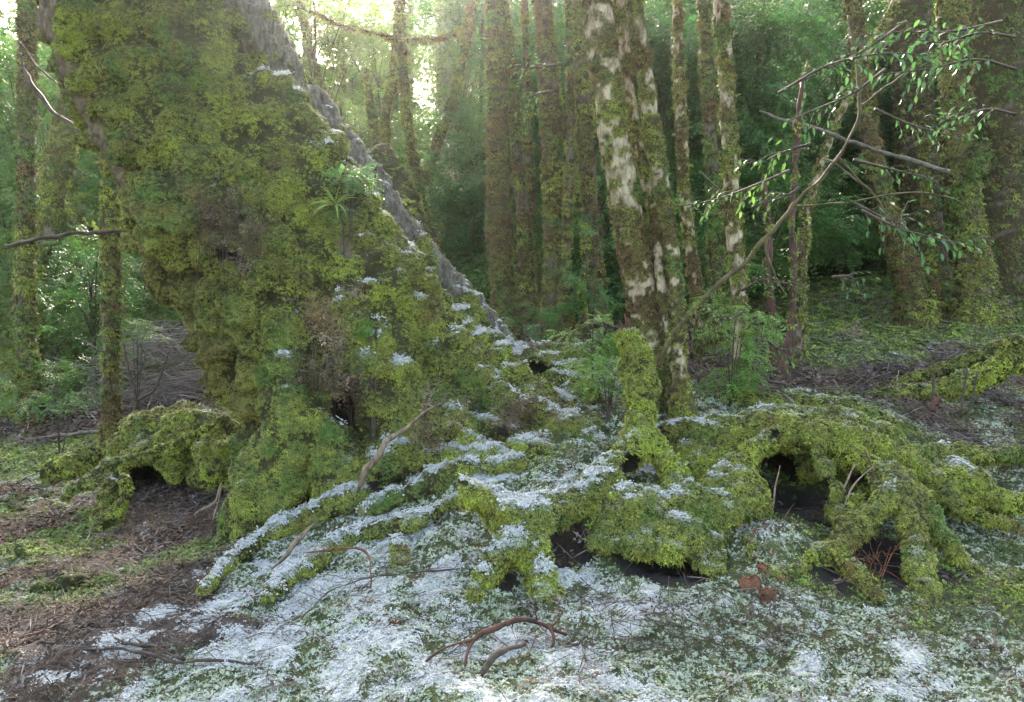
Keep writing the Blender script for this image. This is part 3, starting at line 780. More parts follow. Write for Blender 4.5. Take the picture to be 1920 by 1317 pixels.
# ================================================================== the leaning giant
def capdist(V, rows):
    q = np.array([P(*r[:3]) for r in rows]); R_ = np.array([r[3] for r in rows]); best = np.full(len(V), 9.0)
    for a, b, ra, rb in zip(q[:-1], q[1:], R_[:-1], R_[1:]):
        ab = b - a; t = np.clip(((V - a) @ ab) / (ab @ ab), 0, 1)
        best = np.minimum(best, np.linalg.norm(V - a - t[:, None] * ab, axis=1) / (ra + (rb - ra) * t))
    return best
def build_giant():
    b = Body(0.024, 0.10, 0.04)
    D = 6.7
    b.path([pp(225, -240, 278, D + .2), pp(232, -60, 278, D + .1), pp(255, 60, 296, D), pp(318, 190, 300, D), pp(390, 300, 308, D - .05), pp(440, 400, 323, D - .1), pp(492, 500, 333, D - .1),
            pp(535, 600, 323, D - .15), pp(570, 700, 278, D - .2), pp(590, 800, 263, D - .2), pp(600, 900, 278, D - .25), pp(600, 1010, 308, D - .3)], 'trunk')
    b.ell(P(345, 405, 6.15), (.40, .36, .33), 'trunk', .1)          # burl overhang
    b.ell(P(345, 510, 6.42), (.28, .22, .25), 'trunk', .12)
    b.path([pp(500, 190, 120, 6.6), pp(590, 330, 150, 6.55), pp(650, 450, 170, 6.55), pp(720, 560, 180, 6.6), pp(800, 660, 190, 6.7), pp(880, 740, 190, 6.7)], 'root', .1)
    b.path([pp(880, 740, 190, 6.7), pp(960, 790, 170, 6.45), pp(1050, 830, 130, 6.25), pp(1110, 860, 90, 6.0)], 'root', .1)
    b.path([pp(640, 480, 140, 6.4), pp(680, 620, 170, 6.3), pp(720, 740, 170, 6.2), pp(760, 830, 150, 6.1), pp(800, 900, 120, 5.95)], 'root', .08)
    b.path([pp(560, 600, 140, 6.2), pp(545, 720, 120, 6.0), pp(525, 850, 120, 5.85), pp(490, 960, 130, 5.8), pp(450, 1030, 110, 5.75)], 'root', .08)
    b.path([pp(600, 760, 110, 6.05), pp(625, 850, 110, 5.9), pp(640, 940, 110, 5.8)], 'root', .06)
    b.path([pp(820, 620, 110, 6.9), pp(930, 690, 110, 7.0), pp(1030, 720, 100, 6.9), pp(1100, 760, 90, 6.6)], 'root', .08)
    # lumps over the flank
    for px, py, d, rx, rz in [(1000, 850, 5.9, .22, .12), (1060, 800, 6.15, .18, .12), (840, 790, 6.1, .16, .13), (730, 880, 5.9, .15, .17)]:
        b.ell(P(px, py, d), (rx, .22, rz), 'root', .08)
    for r in ([(770, 690, 60, 6.45), (830, 765, 64, 6.15), (890, 830, 60, 5.9), (955, 872, 54, 5.72), (1010, 905, 40, 5.5), (1040, 925, 28, 5.35)],
              [(870, 690, 56, 6.85), (955, 742, 62, 6.55), (1040, 782, 58, 6.25), (1105, 822, 54, 5.95), (1150, 862, 40, 5.6)],
              [(800, 800, 50, 6.1), (880, 795, 56, 6.1), (960, 815, 56, 6.0), (1030, 842, 50, 5.85), (1090, 878, 44, 5.6), (1120, 905, 30, 5.4)],
              [(700, 850, 50, 6.0), (780, 868, 52, 5.85), (850, 856, 52, 5.85), (930, 880, 44, 5.65), (985, 868, 34, 5.65)],
              [(905, 720, 40, 6.8), (1000, 735, 44, 6.65), (1075, 760, 40, 6.4), (1120, 800, 34, 6.1)],
              [(650, 900, 60, 5.85), (700, 935, 50, 5.65), (770, 950, 40, 5.5)]):
        b.path([pp(*q) for q in r], 'root', .05)
    # ridge root along the back
    b.path([pp(850, 640, 30, 7.3), pp(930, 652, 34, 7.25), pp(1000, 655, 36, 7.15), pp(1060, 655, 36, 7.05), pp(1108, 665, 30, 7.0)], 'root', .03)
    b.path([pp(1055, 662, 26, 7.05), pp(1025, 690, 26, 6.9), pp(1005, 740, 24, 6.75)], 'root', .03)
    b.path([pp(1100, 675, 28, 6.9), pp(1075, 720, 32, 6.7), pp(1060, 770, 34, 6.5)], 'root', .03)
    # grey second limb behind, running down to the right
    b.path([pp(345, -160, 150, 7.6), pp(412, -20, 150, 7.5), pp(505, 150, 150, 7.45), pp(625, 315, 150, 7.4), pp(750, 470, 124, 7.3), pp(870, 590, 96, 7.25), pp(960, 650, 50, 7.2), pp(1010, 672, 30, 7.1)], 'limb', .04)
    # foreground roots with snow on them
    b.path(path_px([(690, 940, 70), (620, 968, 60), (550, 995, 56), (480, 1030, 50), (420, 1075, 44), (380, 1112, 34)], .03), 'root', .05)
    b.path(path_px([(905, 860, 60, 5.75), (820, 905, 60, 5.6), (740, 930, 46, 5.5), (680, 958, 36, 5.45)]), 'root', .05)
    b.path(path_px([(850, 950, 50), (760, 995, 60), (680, 1010, 60), (620, 1040, 50), (575, 1080, 40)], .02), 'root', .06)
    b.path([pp(740, 1010, 44, 5.0), pp(748, 1060, 40, 4.85), pp(742, 1110, 34, 4.7), pp(735, 1150, 30, 4.55)], 'root', .04)
    b.path(path_px([(700, 1010, 40), (600, 1050, 30), (540, 1090, 30), (500, 1130, 30)], .0), 'root', .06)
    # left root arch with dark hollow
    b.ell(P(335, 850, 7.3), (.48, .42, .36), 'root_arch', .1)
    b.ell(P(425, 870, 6.9), (.25, .3, .32), 'root_arch', .1)
    b.path([pp(415, 800, 80, 6.9), pp(330, 800, 60, 7.1), pp(260, 800, 50, 7.2), pp(232, 850, 40, 7.2), pp(225, 920, 36, 7.1)], 'root_arch', .06)
    b.hole(P(287, 898, 7.05), (.2, .42, .19)); b.hole(P(378, 930, 6.9), (.17, .38, .15))
    # fissures and overhangs
    b.hole(P(645, 770, 6.02), (.10, .2, .16)); b.hole(P(440, 480, 6.0), (.13, .13, .07)); b.hole(P(940, 810, 5.8), (.09, .2, .07)); b.hole(P(705, 905, 5.6), (.05, .15, .07)); b.hole(P(1130, 740, 6.3), (.12, .25, .16)); b.hole(P(1010, 690, 6.8), (.1, .2, .05))
    t = empty('giant_tree', P(590, 1000, 6.2), 'huge leaning trunk thickly covered in green moss with sprawling snowy roots', 'tree')
    strip1 = [(100, -220, 6.55, .26), (120, 20, 6.45, .27), (158, 130, 6.4, .2), (194, 230, 6.4, .17), (228, 320, 6.35, .15), (256, 410, 6.4, .1)]
    strip2 = [(300, 560, 6.5, .09), (345, 640, 6.5, .1), (400, 730, 6.5, .1), (440, 840, 6.45, .07)]
    spots = [(375, 75, 6.1, .07), (420, 75, 6.1, .05)], [(640, 455, 6.15, .05), (655, 480, 6.15, .04)], [(735, 590, 6.25, .05), (748, 612, 6.2, .04)]
    tocam = lambda V: None
    def bare(V, N):
        q = 0.25 * fbm(V * 6, 3, 15)
        o = 1 - smooth(0.75, 1.05, np.minimum(capdist(V, strip1), capdist(V, strip2)) + q)
        for s in spots: o = np.maximum(o, 1 - smooth(0.7, 1.1, capdist(V, s) + q))
        # upper right side of the grey limb
        ln = capdist(V, [(345, -160, 7.6, .42), (505, 150, 7.45, .42), (750, 470, 7.3, .36), (960, 650, 7.2, .2), (1010, 672, 7.1, .14)])
        right = N @ np.array([0.72, -0.25, 0.5])
        onl = (ln < 1.0) & (V[:, 1] > 6.75)
        o = np.maximum(o, np.where(onl, smooth(0.4, 0.6, right + q * 2.2 + .5 * fbm(V * 3, 2, 17)), 0))
        return o
    def colf(p, N, c):
        # browner felt low on the left side, brighter green at the foot
        k = np.maximum(0, 1 - capdist(p, [(330, 480, 6.3, .5), (430, 620, 6.3, .5), (480, 760, 6.2, .35)])) ** 0.6
        k = np.clip(k * 0.9 + 0.4 * fbm(p * 6, 3, 16) * k, 0, 1)[:, None] * 0.75
        return c * (1 - k) + np.array((.2, .155, .05)) * k
    def dens(V, N):
        return np.where(capdist(V, [(650, 740, 6.0, .16), (660, 830, 5.9, .14)]) < 1, 0.35, 1.0)
    body_thing(t, b, (-4.0, 4.5, -.25), (.95, 8.3, 4.3), {}, 7200, 0.235, 4.4, 0.95, 0.56, 0.32, FROND, bare_fn=bare, size=(0.36, .82), col_fn=colf, density_fn=dens, mats={'limb': M['greyskin']})
    return t
giant = build_giant()

def build_stump():
    b = Body(0.018, 0.03)
    b.path([pp(1178, 632, 34, 5.75), pp(1190, 662, 50, 5.75), pp(1200, 720, 56, 5.7), pp(1202, 790, 58, 5.6), pp(1195, 838, 64, 5.45)], 'stem')
    b.path([pp(1195, 838, 64, 5.45), pp(1150, 885, 64, 5.25), pp(1080, 940, 66, 5.05), pp(1010, 968, 70, 4.9), pp(940, 953, 58, 4.85), pp(892, 926, 42, 4.8), pp(870, 905, 28, 4.8)], 'root')
    b.path([pp(985, 985, 58, 4.85), pp(1005, 1040, 58, 4.75), pp(1020, 1110, 62, 4.6), pp(1045, 1195, 66, 4.4)], 'root', .06)
    b.path([pp(985, 1005, 50, 4.8), pp(935, 1045, 44, 4.62), pp(900, 1090, 40, 4.5), pp(888, 1150, 34, 4.4)], 'root', .05)
    b.path([pp(1215, 825, 46, 5.5), pp(1248, 870, 42, 5.4), pp(1278, 920, 44, 5.25), pp(1300, 960, 44, 5.1)], 'root', .05)
    b.path([pp(1345, 905, 40, 5.45), pp(1300, 955, 42, 5.2), pp(1305, 1025, 40, 4.9), pp(1335, 1090, 30, 4.65)], 'root', .03)
    b.path([pp(1410, 895, 34, 5.5), pp(1375, 975, 38, 5.15), pp(1350, 1045, 36, 4.85), pp(1362, 1110, 26, 4.6)], 'root', .03)
    b.path([pp(1120, 905, 36, 5.3), pp(1170, 925, 40, 5.15), pp(1225, 975, 44, 4.95), pp(1260, 1030, 40, 4.8), pp(1268, 1080, 30, 4.7)], 'root', .03)
    b.path([pp(1130, 1000, 50, 4.95), pp(1100, 1030, 40, 4.85), pp(1080, 1065, 30, 4.75)], 'root', .04)
    for px, py, d, r in [(1180, 958, 5.12, (.24, .24, .16)), (1262, 945, 5.2, (.16, .2, .12)), (1150, 1010, 4.97, (.15, .17, .085)), (1268, 1005, 4.95, (.17, .17, .13)), (1205, 1020, 4.86, (.11, .12, .09)), (1310, 1020, 5.0, (.12, .15, .09)), (1340, 880, 5.75, (.28, .25, .17)), (1345, 965, 5.2, (.2, .18, .13))]:
        b.ell(P(px, py, d), r, 'mound', .06)
    b.hole(P(1250, 1078, 4.75), (.26, .3, .075)); b.hole(P(1150, 1066, 4.78), (.16, .25, .07)); b.hole(P(1190, 880, 5.2), (.09, .2, .1)); b.hole(P(1062, 1030, 4.85), (.12, .25, .12))
    t = empty('broken_stump', P(1195, 840, 5.45), 'broken mossy stem bending down into a thick snow topped root', 'tree stump')
    body_thing(t, b, (-.35, 3.9, -.2), (1.6, 6.5, 1.7), {}, 6500, 0.06, 7.0, 0.95, 0.62, 0.34, CUSH + FROND, size=(0.5, .95), hang=0.4)
    Vs, Fs = [], []
    parts = [tube([pp(1178 + dx, 640, 9, 5.74), pp(1174 + dx * 1.3, 618 - h, 5, 5.73), pp(1171 + dx * 1.6, 600 - h, 1.5, 5.72)], .03, 5) for dx, h in ((-6, 0), (0, 12), (7, -6), (3, 4), (-3, -8))]
    link_mesh('splintered_top', mesh_np('splintered_top', *merge(parts)), t, [M['redbark']])
build_stump()

def build_arch():
    b = Body(0.018, 0.03)
    b.path([pp(1235, 832, 70, 5.95), pp(1300, 825, 84, 5.85), pp(1400, 812, 78, 5.8), pp(1490, 812, 80, 5.7), pp(1570, 826, 80, 5.6), pp(1650, 852, 62, 5.6)], 'root')
    b.path([pp(1650, 852, 62, 5.6), pp(1720, 856, 46, 5.75), pp(1800, 853, 40, 5.95), pp(1920, 850, 36, 6.15)], 'root', .04)
    b.ell(P(1320, 858, 5.9), (.33, .3, .22), 'root'); b.ell(P(1500, 850, 6.25), (.75, .35, .33), 'root'); b.ell(P(1390, 935, 5.3), (.14, .2, .19), 'root'); b.ell(P(1640, 905, 5.65), (.16, .22, .16), 'root'); b.ell(P(1760, 905, 5.75), (.3, .3, .15), 'root')
    b.path([pp(1450, 818, 56, 5.6), pp(1400, 852, 50, 5.5), pp(1350, 897, 48, 5.35), pp(1320, 935, 46, 5.25)], 'root')
    b.path([pp(1535, 850, 34, 5.45), pp(1549, 890, 40, 5.37), pp(1560, 930, 42, 5.3), pp(1566, 958, 34, 5.27)], 'root', .03)
    b.path([pp(1590, 850, 58, 5.5), pp(1660, 893, 58, 5.3), pp(1692, 930, 60, 5.1), pp(1710, 990, 60, 4.95), pp(1722, 1060, 54, 4.75), pp(1733, 1130, 50, 4.55), pp(1740, 1215, 44, 4.3)], 'root')
    b.path([pp(1680, 893, 52, 5.3), pp(1735, 962, 54, 5.1), pp(1790, 1040, 48, 4.9), pp(1850, 1087, 44, 4.75), pp(1920, 1120, 38, 4.6)], 'root')
    b.path([pp(1690, 915, 54, 5.15), pp(1630, 965, 54, 5.0), pp(1570, 1020, 54, 4.85), pp(1500, 1062, 48, 4.7), pp(1440, 1082, 36, 4.6)], 'root')
    b.path([pp(1665, 900, 48, 5.3), pp(1610, 940, 44, 5.2), pp(1580, 968, 36, 5.15)], 'root')
    b.path([pp(1545, 1036, 46, 4.8), pp(1600, 1070, 40, 4.68), pp(1645, 1118, 30, 4.52)], 'root')
    b.path([pp(1630, 846, 54, 5.6), pp(1720, 882, 52, 5.6), pp(1800, 915, 48, 5.6), pp(1920, 955, 44, 5.6)], 'root')
    b.path([pp(1740, 890, 40, 5.55), pp(1775, 935, 38, 5.4), pp(1830, 965, 34, 5.3), pp(1900, 985, 30, 5.2)], 'root')
    b.path([pp(1440, 1075, 34, 4.6), pp(1420, 1050, 30, 4.7), pp(1400, 1010, 30, 4.9)], 'root')
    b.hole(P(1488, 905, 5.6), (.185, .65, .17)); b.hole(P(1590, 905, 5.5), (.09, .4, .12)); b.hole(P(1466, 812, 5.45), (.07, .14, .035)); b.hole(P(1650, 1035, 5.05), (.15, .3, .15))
    t = empty('root_arch', P(1560, 960, 5.4), 'tangle of arching mossy roots over dark hollows on the forest floor', 'tree roots')
    body_thing(t, b, (1.0, 3.9, -.2), (3.7, 7.0, 1.4), {}, 6500, 0.05, 7.0, 0.95, 0.7, 0.36, CUSH + FROND, size=(0.5, .95), hang=0.25)
build_arch()

def mossy_log(name, label, cat, rows, parts=('trunk',), group=None, lime=0.6, brown=0.15, snow=0.8, dens=3000, h=0.022, hang=0.2, size=(0.9, 1.5), amp=0.05, bare=None):
    """rows: list of paths (rows of px, py, width[, d])"""
    b = Body(h, 0.04); allp = []
    for k, r in enumerate(rows):
        q = path_px(r, .03); allp += q; b.path(q, parts[min(k, len(parts) - 1)])
    A = np.array(allp); lo = (A[:, :3] - A[:, 3:4]).min(0) - .12; hi = (A[:, :3] + A[:, 3:4]).max(0) + .12
    t = empty(name, A[0, :3], label, cat, group)
    body_thing(t, b, lo, hi, {}, dens, amp, 6, snow, lime, brown, CUSH + FROND, size=size, hang=hang, bare_fn=bare)
    return t
mossy_log('fallen_log', 'thick moss covered fallen log behind the root arch', 'log', [[(1385, 750, 40, 6.95), (1480, 760, 54, 6.85), (1580, 778, 56, 6.75), (1660, 803, 50, 6.6), (1740, 832, 34, 6.5), (1810, 850, 18, 6.4)]])
mossy_log('fallen_branch', 'mossy branched trunk lying across bare litter at right edge', 'fallen tree', [[(1625, 745, 26, 7.4), (1700, 742, 30, 7.4), (1790, 722, 36, 7.4), (1850, 700, 42, 7.4), (1930, 668, 46, 7.4)], [(1840, 705, 22, 7.35), (1890, 672, 26, 7.35), (1900, 640, 30, 7.35)], [(1680, 715, 14, 7.9), (1780, 690, 20, 7.9), (1850, 660, 24, 7.9), (1930, 635, 24, 7.9)]], ('trunk', 'limb', 'limb'))
mossy_log('mossy_branch', 'moss wrapped branch sloping across the dark hollow at left', 'branch', [[(168, 898, 20, 6.5), (200, 875, 24, 6.5), (280, 850, 20, 6.5), (350, 820, 20, 6.5), (405, 795, 14, 6.5)]], ('stem',), size=(.6, 1.0), amp=.03, hang=.5)
mossy_log('forked_stump', 'low forked mossy stump rising from the litter at left', 'tree stump', [[(110, 955, 20), (165, 975, 26), (215, 970, 28, 6.2), (238, 930, 26, 6.2), (228, 895, 20, 6.2)], [(185, 975, 26, 6.15), (180, 1010, 28, 6.05), (160, 1040, 24, 6.0)], [(205, 965, 22, 6.3), (198, 930, 24, 6.4), (215, 905, 24, 6.4), (160, 905, 24, 6.5), (120, 935, 18, 6.5)]], ('stem', 'root', 'limb'), size=(.7, 1.1), amp=.04)
mossy_log('rotting_log', 'short rotting mossy log lying on litter lower left', 'log', [[(65, 1108, 22), (120, 1100, 30), (175, 1082, 24)]], ('trunk',), size=(.6, 1.0), amp=.03, dens=900)
mossy_log('moss_hummock', 'bright green mossy hump on the left forest floor', 'moss mound', [[(85, 885, 30, 8.0), (130, 868, 50, 8.1), (180, 855, 40, 8.2)]], ('mound',), lime=.7, brown=0, snow=.1, size=(1, 1.6))
mossy_log('edge_stump', 'dark mossy stub at the left edge of the picture', 'tree stump', [[(20, 1000, 20, 5.6), (45, 1050, 26, 5.5), (25, 1090, 24, 5.4)]], ('stem',), lime=.3, brown=.4, snow=.4, size=(.6, 1.))

# ================================================================== standing trees
TREES = []
def tree(name, label, rows, style, group=None, ext=2.0, base=1.25, moss_n=1500, lime=0.3, brown=0.5, size=(0.7, 1.3), thr=0.0, sides=22, rough=1.0, limbs=(), broken=False, cover=None):
    """rows from top to bottom: px, py, width px, distance"""
    pts = [pp(*r) for r in rows]
    if not broken:
        d = pts[0] - pts[1]; L = np.linalg.norm(d[:3]); e = pts[0] + d * (ext / L); e[3] = pts[0][3] * 0.9; pts = [e] + pts
    if base:
        last = pts[-1].copy(); last[2] -= 0.25; last[3] *= base * 1.25; pts[-1][3] *= base; pts.append(last)
    near = rows[0][3] < 8.2
    for q in pts: q[3] = max(q[3] - (.018 if moss_n else 0), q[3] * .72)
    if near: sides = int(sides * 1.7)
    V, Fc = tube(pts, 0.022 if near else 0.045, sides); N = vnormals(V, Fc)
    if (N * (V - np.repeat(V.mean(0)[None], len(V), 0))).sum() < 0: Fc = Fc[:, ::-1]; N = -N
    R0 = pts[1][3]
    if broken:
        g = np.random.default_rng(len(TREES)); nt3 = sides * 3; V[sides:nt3, 2] += np.abs(fbm(V[sides:nt3] * 60, 2, 12)) * R0 * 6 * np.repeat([1, .4], sides) 
    V = V + N * ((fbm(V * np.array([3.5, 3.5, 1.2]) / max(R0 * 6, .4), 3, 101) * 0.22 * R0 + fbm(V * 12, 3, 102) * 0.012) * rough)[:, None]
    pat = fbm(V * np.array([5.0, 5.0, 8.0]), 4, 103 + len(TREES)) + 0.75 * fbm(V * 19, 3, 104)
    mm = smooth(thr - 0.06, thr + 0.03, pat + 0.06)
    t = empty(name, pts[-1][:3], label, 'tree', group); TREES.append(t)
    me = mesh_np('trunk', V, Fc, True, {'moss': mm}); link_mesh('trunk', me, t, [M[style]])
    limb_meshes = []
    for lr in limbs:
        lv, lf = tube([pp(*r) for r in lr], .05, 8); lv = lv + vnormals(lv, lf) * (fbm(lv * 9, 2, 7) * .012)[:, None]
        link_mesh('limb', mesh_np('limb', lv, lf, True, {'moss': np.ones(len(lv))}), t, [M[style]])
        limb_meshes.append((lv, lf))
    if moss_n > 0:
        VV, FF = merge([(V, Fc)] + limb_meshes) if limb_meshes else (V, Fc)
        w0 = np.concatenate([mm] + [np.ones(len(a[0])) for a in limb_meshes])
        NN = vnormals(VV, FF); toc = CAMP - VV; dist = np.linalg.norm(toc, axis=1)
        w = np.where(inview(VV, .15) & ((NN * toc).sum(1) / dist > -0.5), w0, 0) * np.clip((7 / dist) ** 1.5, 0.2, 1.2)
        n = int(area(VV, FF, w) * moss_n)
        if n > 5:
            p, Np, f, bb = sample(VV, FF, n, w)
            c = moss_col(p, lime, brown, 3)
            dd = np.array([0, 0, -1.0]) + rng.normal(0, 0.5, p.shape); dm = np.linalg.norm(p - CAMP, axis=1)
            scatter('moss', p, frames(Np + rng.normal(0, .35, p.shape) + np.array([0, 0, .2]), dd), rng.uniform(*size, n) * np.clip(dm / 7, .9, 2.0), c, FROND, t)
    return t
G_SL = 'slim mossy trunks standing behind the mound'
tree('slim_tree', 'tallest pale barked trunk with shaggy brown moss bands, centre right', [(1122, 30, 62, 6.4), (1138, 150, 62, 6.4), (1150, 250, 66, 6.4), (1168, 360, 66, 6.45), (1188, 470, 66, 6.5), (1206, 570, 68, 6.55), (1228, 690, 74, 6.6)], 'bark_pale', thr=-0.06, moss_n=2600, lime=.34, brown=1.0, size=(.6, 1.15))
tree('slim_tree', 'thin crooked mossy stem squeezed between two pale trunks', [(1163, 30, 26, 6.6), (1178, 150, 26, 6.6), (1192, 250, 28, 6.6), (1212, 340, 30, 6.55), (1232, 430, 32, 6.5), (1240, 520, 32, 6.45), (1258, 620, 34, 6.4), (1268, 700, 36, 6.4)], 'bark_pale', thr=-0.1, moss_n=2600, lime=.5, brown=.75, size=(.5, .9))
tree('slim_tree', 'slender trunk with shaggy moss skirt at its foot beside the stump', [(1192, 30, 38, 6.45), (1208, 130, 38, 6.45), (1222, 230, 38, 6.45), (1240, 340, 38, 6.4), (1256, 450, 38, 6.4), (1268, 560, 38, 6.35), (1275, 680, 38, 6.3), (1280, 775, 48, 6.25)], 'bark_pale', thr=-0.16, moss_n=2600, lime=.4, brown=.85, size=(.55, 1.))
tree('slim_tree', 'thin straight trunk with white bark flecks between the darker trunks', [(1270, 30, 24, 8), (1276, 200, 27, 8), (1286, 380, 28, 8), (1305, 540, 30, 8), (1322, 680, 36, 8)], 'bark_pale', thr=-0.2, lime=.35, brown=.9)
tree('slim_tree', 'dark smooth mossed trunk just left of the pale blotched one', [(1322, 30, 30, 9), (1330, 200, 30, 9), (1340, 400, 34, 9), (1345, 560, 36, 9), (1350, 690, 44, 9)], 'bark_dark', thr=-0.3, lime=.15, brown=0.92)
tree('slim_tree', 'pale blotched trunk with leaf sprigs around its lower half', [(1354, 30, 33, 7.4), (1360, 130, 34, 7.4), (1368, 260, 36, 7.4), (1374, 400, 36, 7.4), (1382, 520, 38, 7.35), (1390, 640, 40, 7.3), (1396, 735, 50, 7.2)], 'bark_pale', thr=-0.08, moss_n=2200, lime=.45, brown=.8)
tree('slim_tree', 'broad dark mossy trunk, first of the row right of the sun', [(930, 30, 42, 9.3), (932, 150, 44, 9.3), (935, 300, 48, 9.3), (938, 450, 52, 9.3), (945, 560, 50, 9.3), (950, 640, 58, 9.2)], 'bark_dark', thr=-0.35, lime=.25, brown=0.92, group=G_SL)
tree('slim_tree', 'narrow trunk leaning away from the broad dark one beside it', [(945, 30, 26, 10), (960, 150, 26, 10), (972, 300, 28, 10), (984, 450, 32, 10), (988, 640, 40, 10)], 'bark_dark', thr=-0.25, lime=.3, brown=0.92, group=G_SL)
tree('slim_tree', 'very thin dark stem standing among the middle trunks', [(984, 30, 16, 10.5), (990, 200, 17, 10.5), (996, 400, 20, 10.5), (1008, 640, 26, 10.4)], 'bark_dark', thr=-0.2, lime=.2, brown=0.92, group=G_SL)
tree('slim_tree', 'thick upright trunk wrapped in brown green moss in the middle row', [(1020, 30, 40, 9), (1028, 150, 42, 9), (1035, 300, 46, 9), (1038, 480, 44, 9), (1040, 640, 54, 8.9)], 'bark_dark', thr=-0.3, lime=.3, brown=0.97, group=G_SL)
tree('slim_tree', 'blackish thin trunk with bright moss rim between middle trunks', [(1066, 30, 16, 8.8), (1070, 180, 18, 8.8), (1068, 330, 22, 8.8), (1062, 480, 24, 8.8), (1062, 650, 36, 8.7)], 'bark_dark', thr=-0.2, lime=.4, brown=0.82, group=G_SL)
tree('slim_tree', 'reddish mossy trunk close behind the tallest pale trunk', [(1084, 30, 34, 9.6), (1094, 200, 36, 9.6), (1108, 400, 36, 9.6), (1122, 560, 38, 9.6), (1130, 680, 46, 9.5)], 'bark_dark', thr=-0.1, lime=.45, brown=0.92, group=G_SL)
tree('slim_tree', 'bent mossy stem leaning against the middle trunk at its foot', [(1075, 330, 14, 9.2), (1098, 450, 16, 9.2), (1092, 560, 18, 9.2), (1102, 660, 24, 9.1)], 'bark_dark', thr=-0.3, lime=.6, brown=.2, group=G_SL)
# right side
tree('dead_tree', 'reddish dead trunk with a snapped top among green leaves', [(1508, 140, 15, 8), (1496, 230, 17, 8), (1490, 330, 15, 8), (1485, 420, 18, 8), (1489, 520, 19, 7.9), (1480, 630, 20, 7.8), (1462, 735, 25, 7.6)], 'redbark', moss_n=900, thr=.22, lime=.4, brown=.5, broken=True, rough=1.6, sides=16)
tree('dead_tree', 'dark bare trunk standing left of the reddish dead one', [(1430, 340, 13, 8.4), (1442, 430, 16, 8.4), (1440, 520, 17, 8.3), (1450, 610, 18, 8.2), (1449, 715, 22, 8.1)], 'redbark', moss_n=900, thr=.22, lime=.4, brown=.5, broken=True, rough=1.6, sides=16)
tree('mossy_tree', 'mossy trunk directly behind the reddish dead trunk', [(1508, 400, 16, 8.3), (1502, 520, 20, 8.3), (1494, 640, 24, 8.2), (1482, 735, 28, 8)], 'bark_dark', thr=-.3, lime=.4, brown=0.82, ext=.4, broken=True)
tree('mossy_tree', 'mottled thin trunk leaning right into the upper canopy', [(1650, 60, 17, 9.4), (1600, 160, 18, 9.4), (1556, 260, 19, 9.4), (1525, 360, 20, 9.4), (1508, 470, 20, 9.3), (1500, 640, 22, 9.0)], 'bark_pale', thr=-.1, lime=.4, brown=.4, sides=14)
tree('mossy_tree', 'curved mossy trunk leaning left on the far hillside', [(1604, 30, 34, 11), (1618, 150, 36, 11), (1636, 280, 38, 11), (1662, 390, 42, 11), (1690, 480, 50, 11), (1716, 580, 62, 11)], 'bark_dark', thr=-.35, lime=.35, brown=0.92)
tree('forest_giant', 'wide brown trunk far back on the right hillside', [(1706, 20, 74, 14), (1712, 150, 70, 14), (1718, 280, 74, 14), (1725, 420, 84, 14), (1730, 560, 100, 14)], 'bark_dark', thr=-.4, lime=.2, brown=.9, moss_n=500)
tree('forest_giant', 'mossy trunk with knobbly side on the right hillside', [(1785, 20, 54, 11.2), (1792, 150, 56, 11.2), (1800, 300, 58, 11.2), (1818, 440, 62, 11.2), (1832, 540, 78, 11.2), (1836, 610, 110, 11.1)], 'bark_dark', thr=-.4, lime=.3, brown=.75, limbs=[[(1822, 330, 30, 11), (1838, 285, 36, 11), (1842, 262, 14, 11)]])
tree('forest_giant', 'widest dark trunk at the right edge of the forest', [(1868, 20, 110, 12), (1872, 200, 108, 12), (1878, 400, 116, 12), (1888, 600, 150, 12)], 'bark_dark', thr=-.4, lime=.15, brown=.7, moss_n=500)
tree('mossy_tree', 'short thin mossy trunk beside the curved hillside trunk', [(1738, 380, 20, 11.4), (1744, 480, 24, 11.4), (1750, 600, 38, 11.3)], 'bark_dark', thr=-.35, lime=.45, brown=0.82, ext=.8)
# left side
tree('slim_tree', 'upright mossy trunk rising left of the giant trunk', [(206, 60, 34, 9.6), (207, 250, 36, 9.6), (206, 400, 36, 9.6), (209, 560, 38, 9.6), (208, 720, 36, 9.6), (210, 865, 46, 9.5)], 'bark_dark', thr=-.3, lime=.45, brown=0.82)
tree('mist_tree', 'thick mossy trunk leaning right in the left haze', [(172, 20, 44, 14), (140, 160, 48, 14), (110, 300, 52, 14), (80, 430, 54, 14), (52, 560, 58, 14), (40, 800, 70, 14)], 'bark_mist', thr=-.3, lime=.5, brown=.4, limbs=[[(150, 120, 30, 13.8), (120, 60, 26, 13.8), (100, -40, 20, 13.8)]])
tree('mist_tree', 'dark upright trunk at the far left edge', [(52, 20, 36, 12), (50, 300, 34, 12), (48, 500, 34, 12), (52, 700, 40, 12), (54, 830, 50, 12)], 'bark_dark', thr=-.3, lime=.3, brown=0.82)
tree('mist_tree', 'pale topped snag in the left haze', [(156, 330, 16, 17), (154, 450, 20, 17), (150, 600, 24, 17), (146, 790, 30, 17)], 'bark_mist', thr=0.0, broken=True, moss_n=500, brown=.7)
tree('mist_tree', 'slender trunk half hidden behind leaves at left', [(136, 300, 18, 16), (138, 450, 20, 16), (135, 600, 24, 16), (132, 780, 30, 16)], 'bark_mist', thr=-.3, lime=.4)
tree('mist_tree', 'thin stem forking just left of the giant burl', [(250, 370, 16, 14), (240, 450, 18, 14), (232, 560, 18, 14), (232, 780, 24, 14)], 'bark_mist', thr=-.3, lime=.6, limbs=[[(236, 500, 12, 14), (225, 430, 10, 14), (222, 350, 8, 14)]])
tree('mist_tree', 'dim trunk below the burl beyond the brush pile', [(272, 430, 18, 18), (280, 600, 20, 18), (284, 760, 24, 18)], 'bark_mist', thr=-.2)
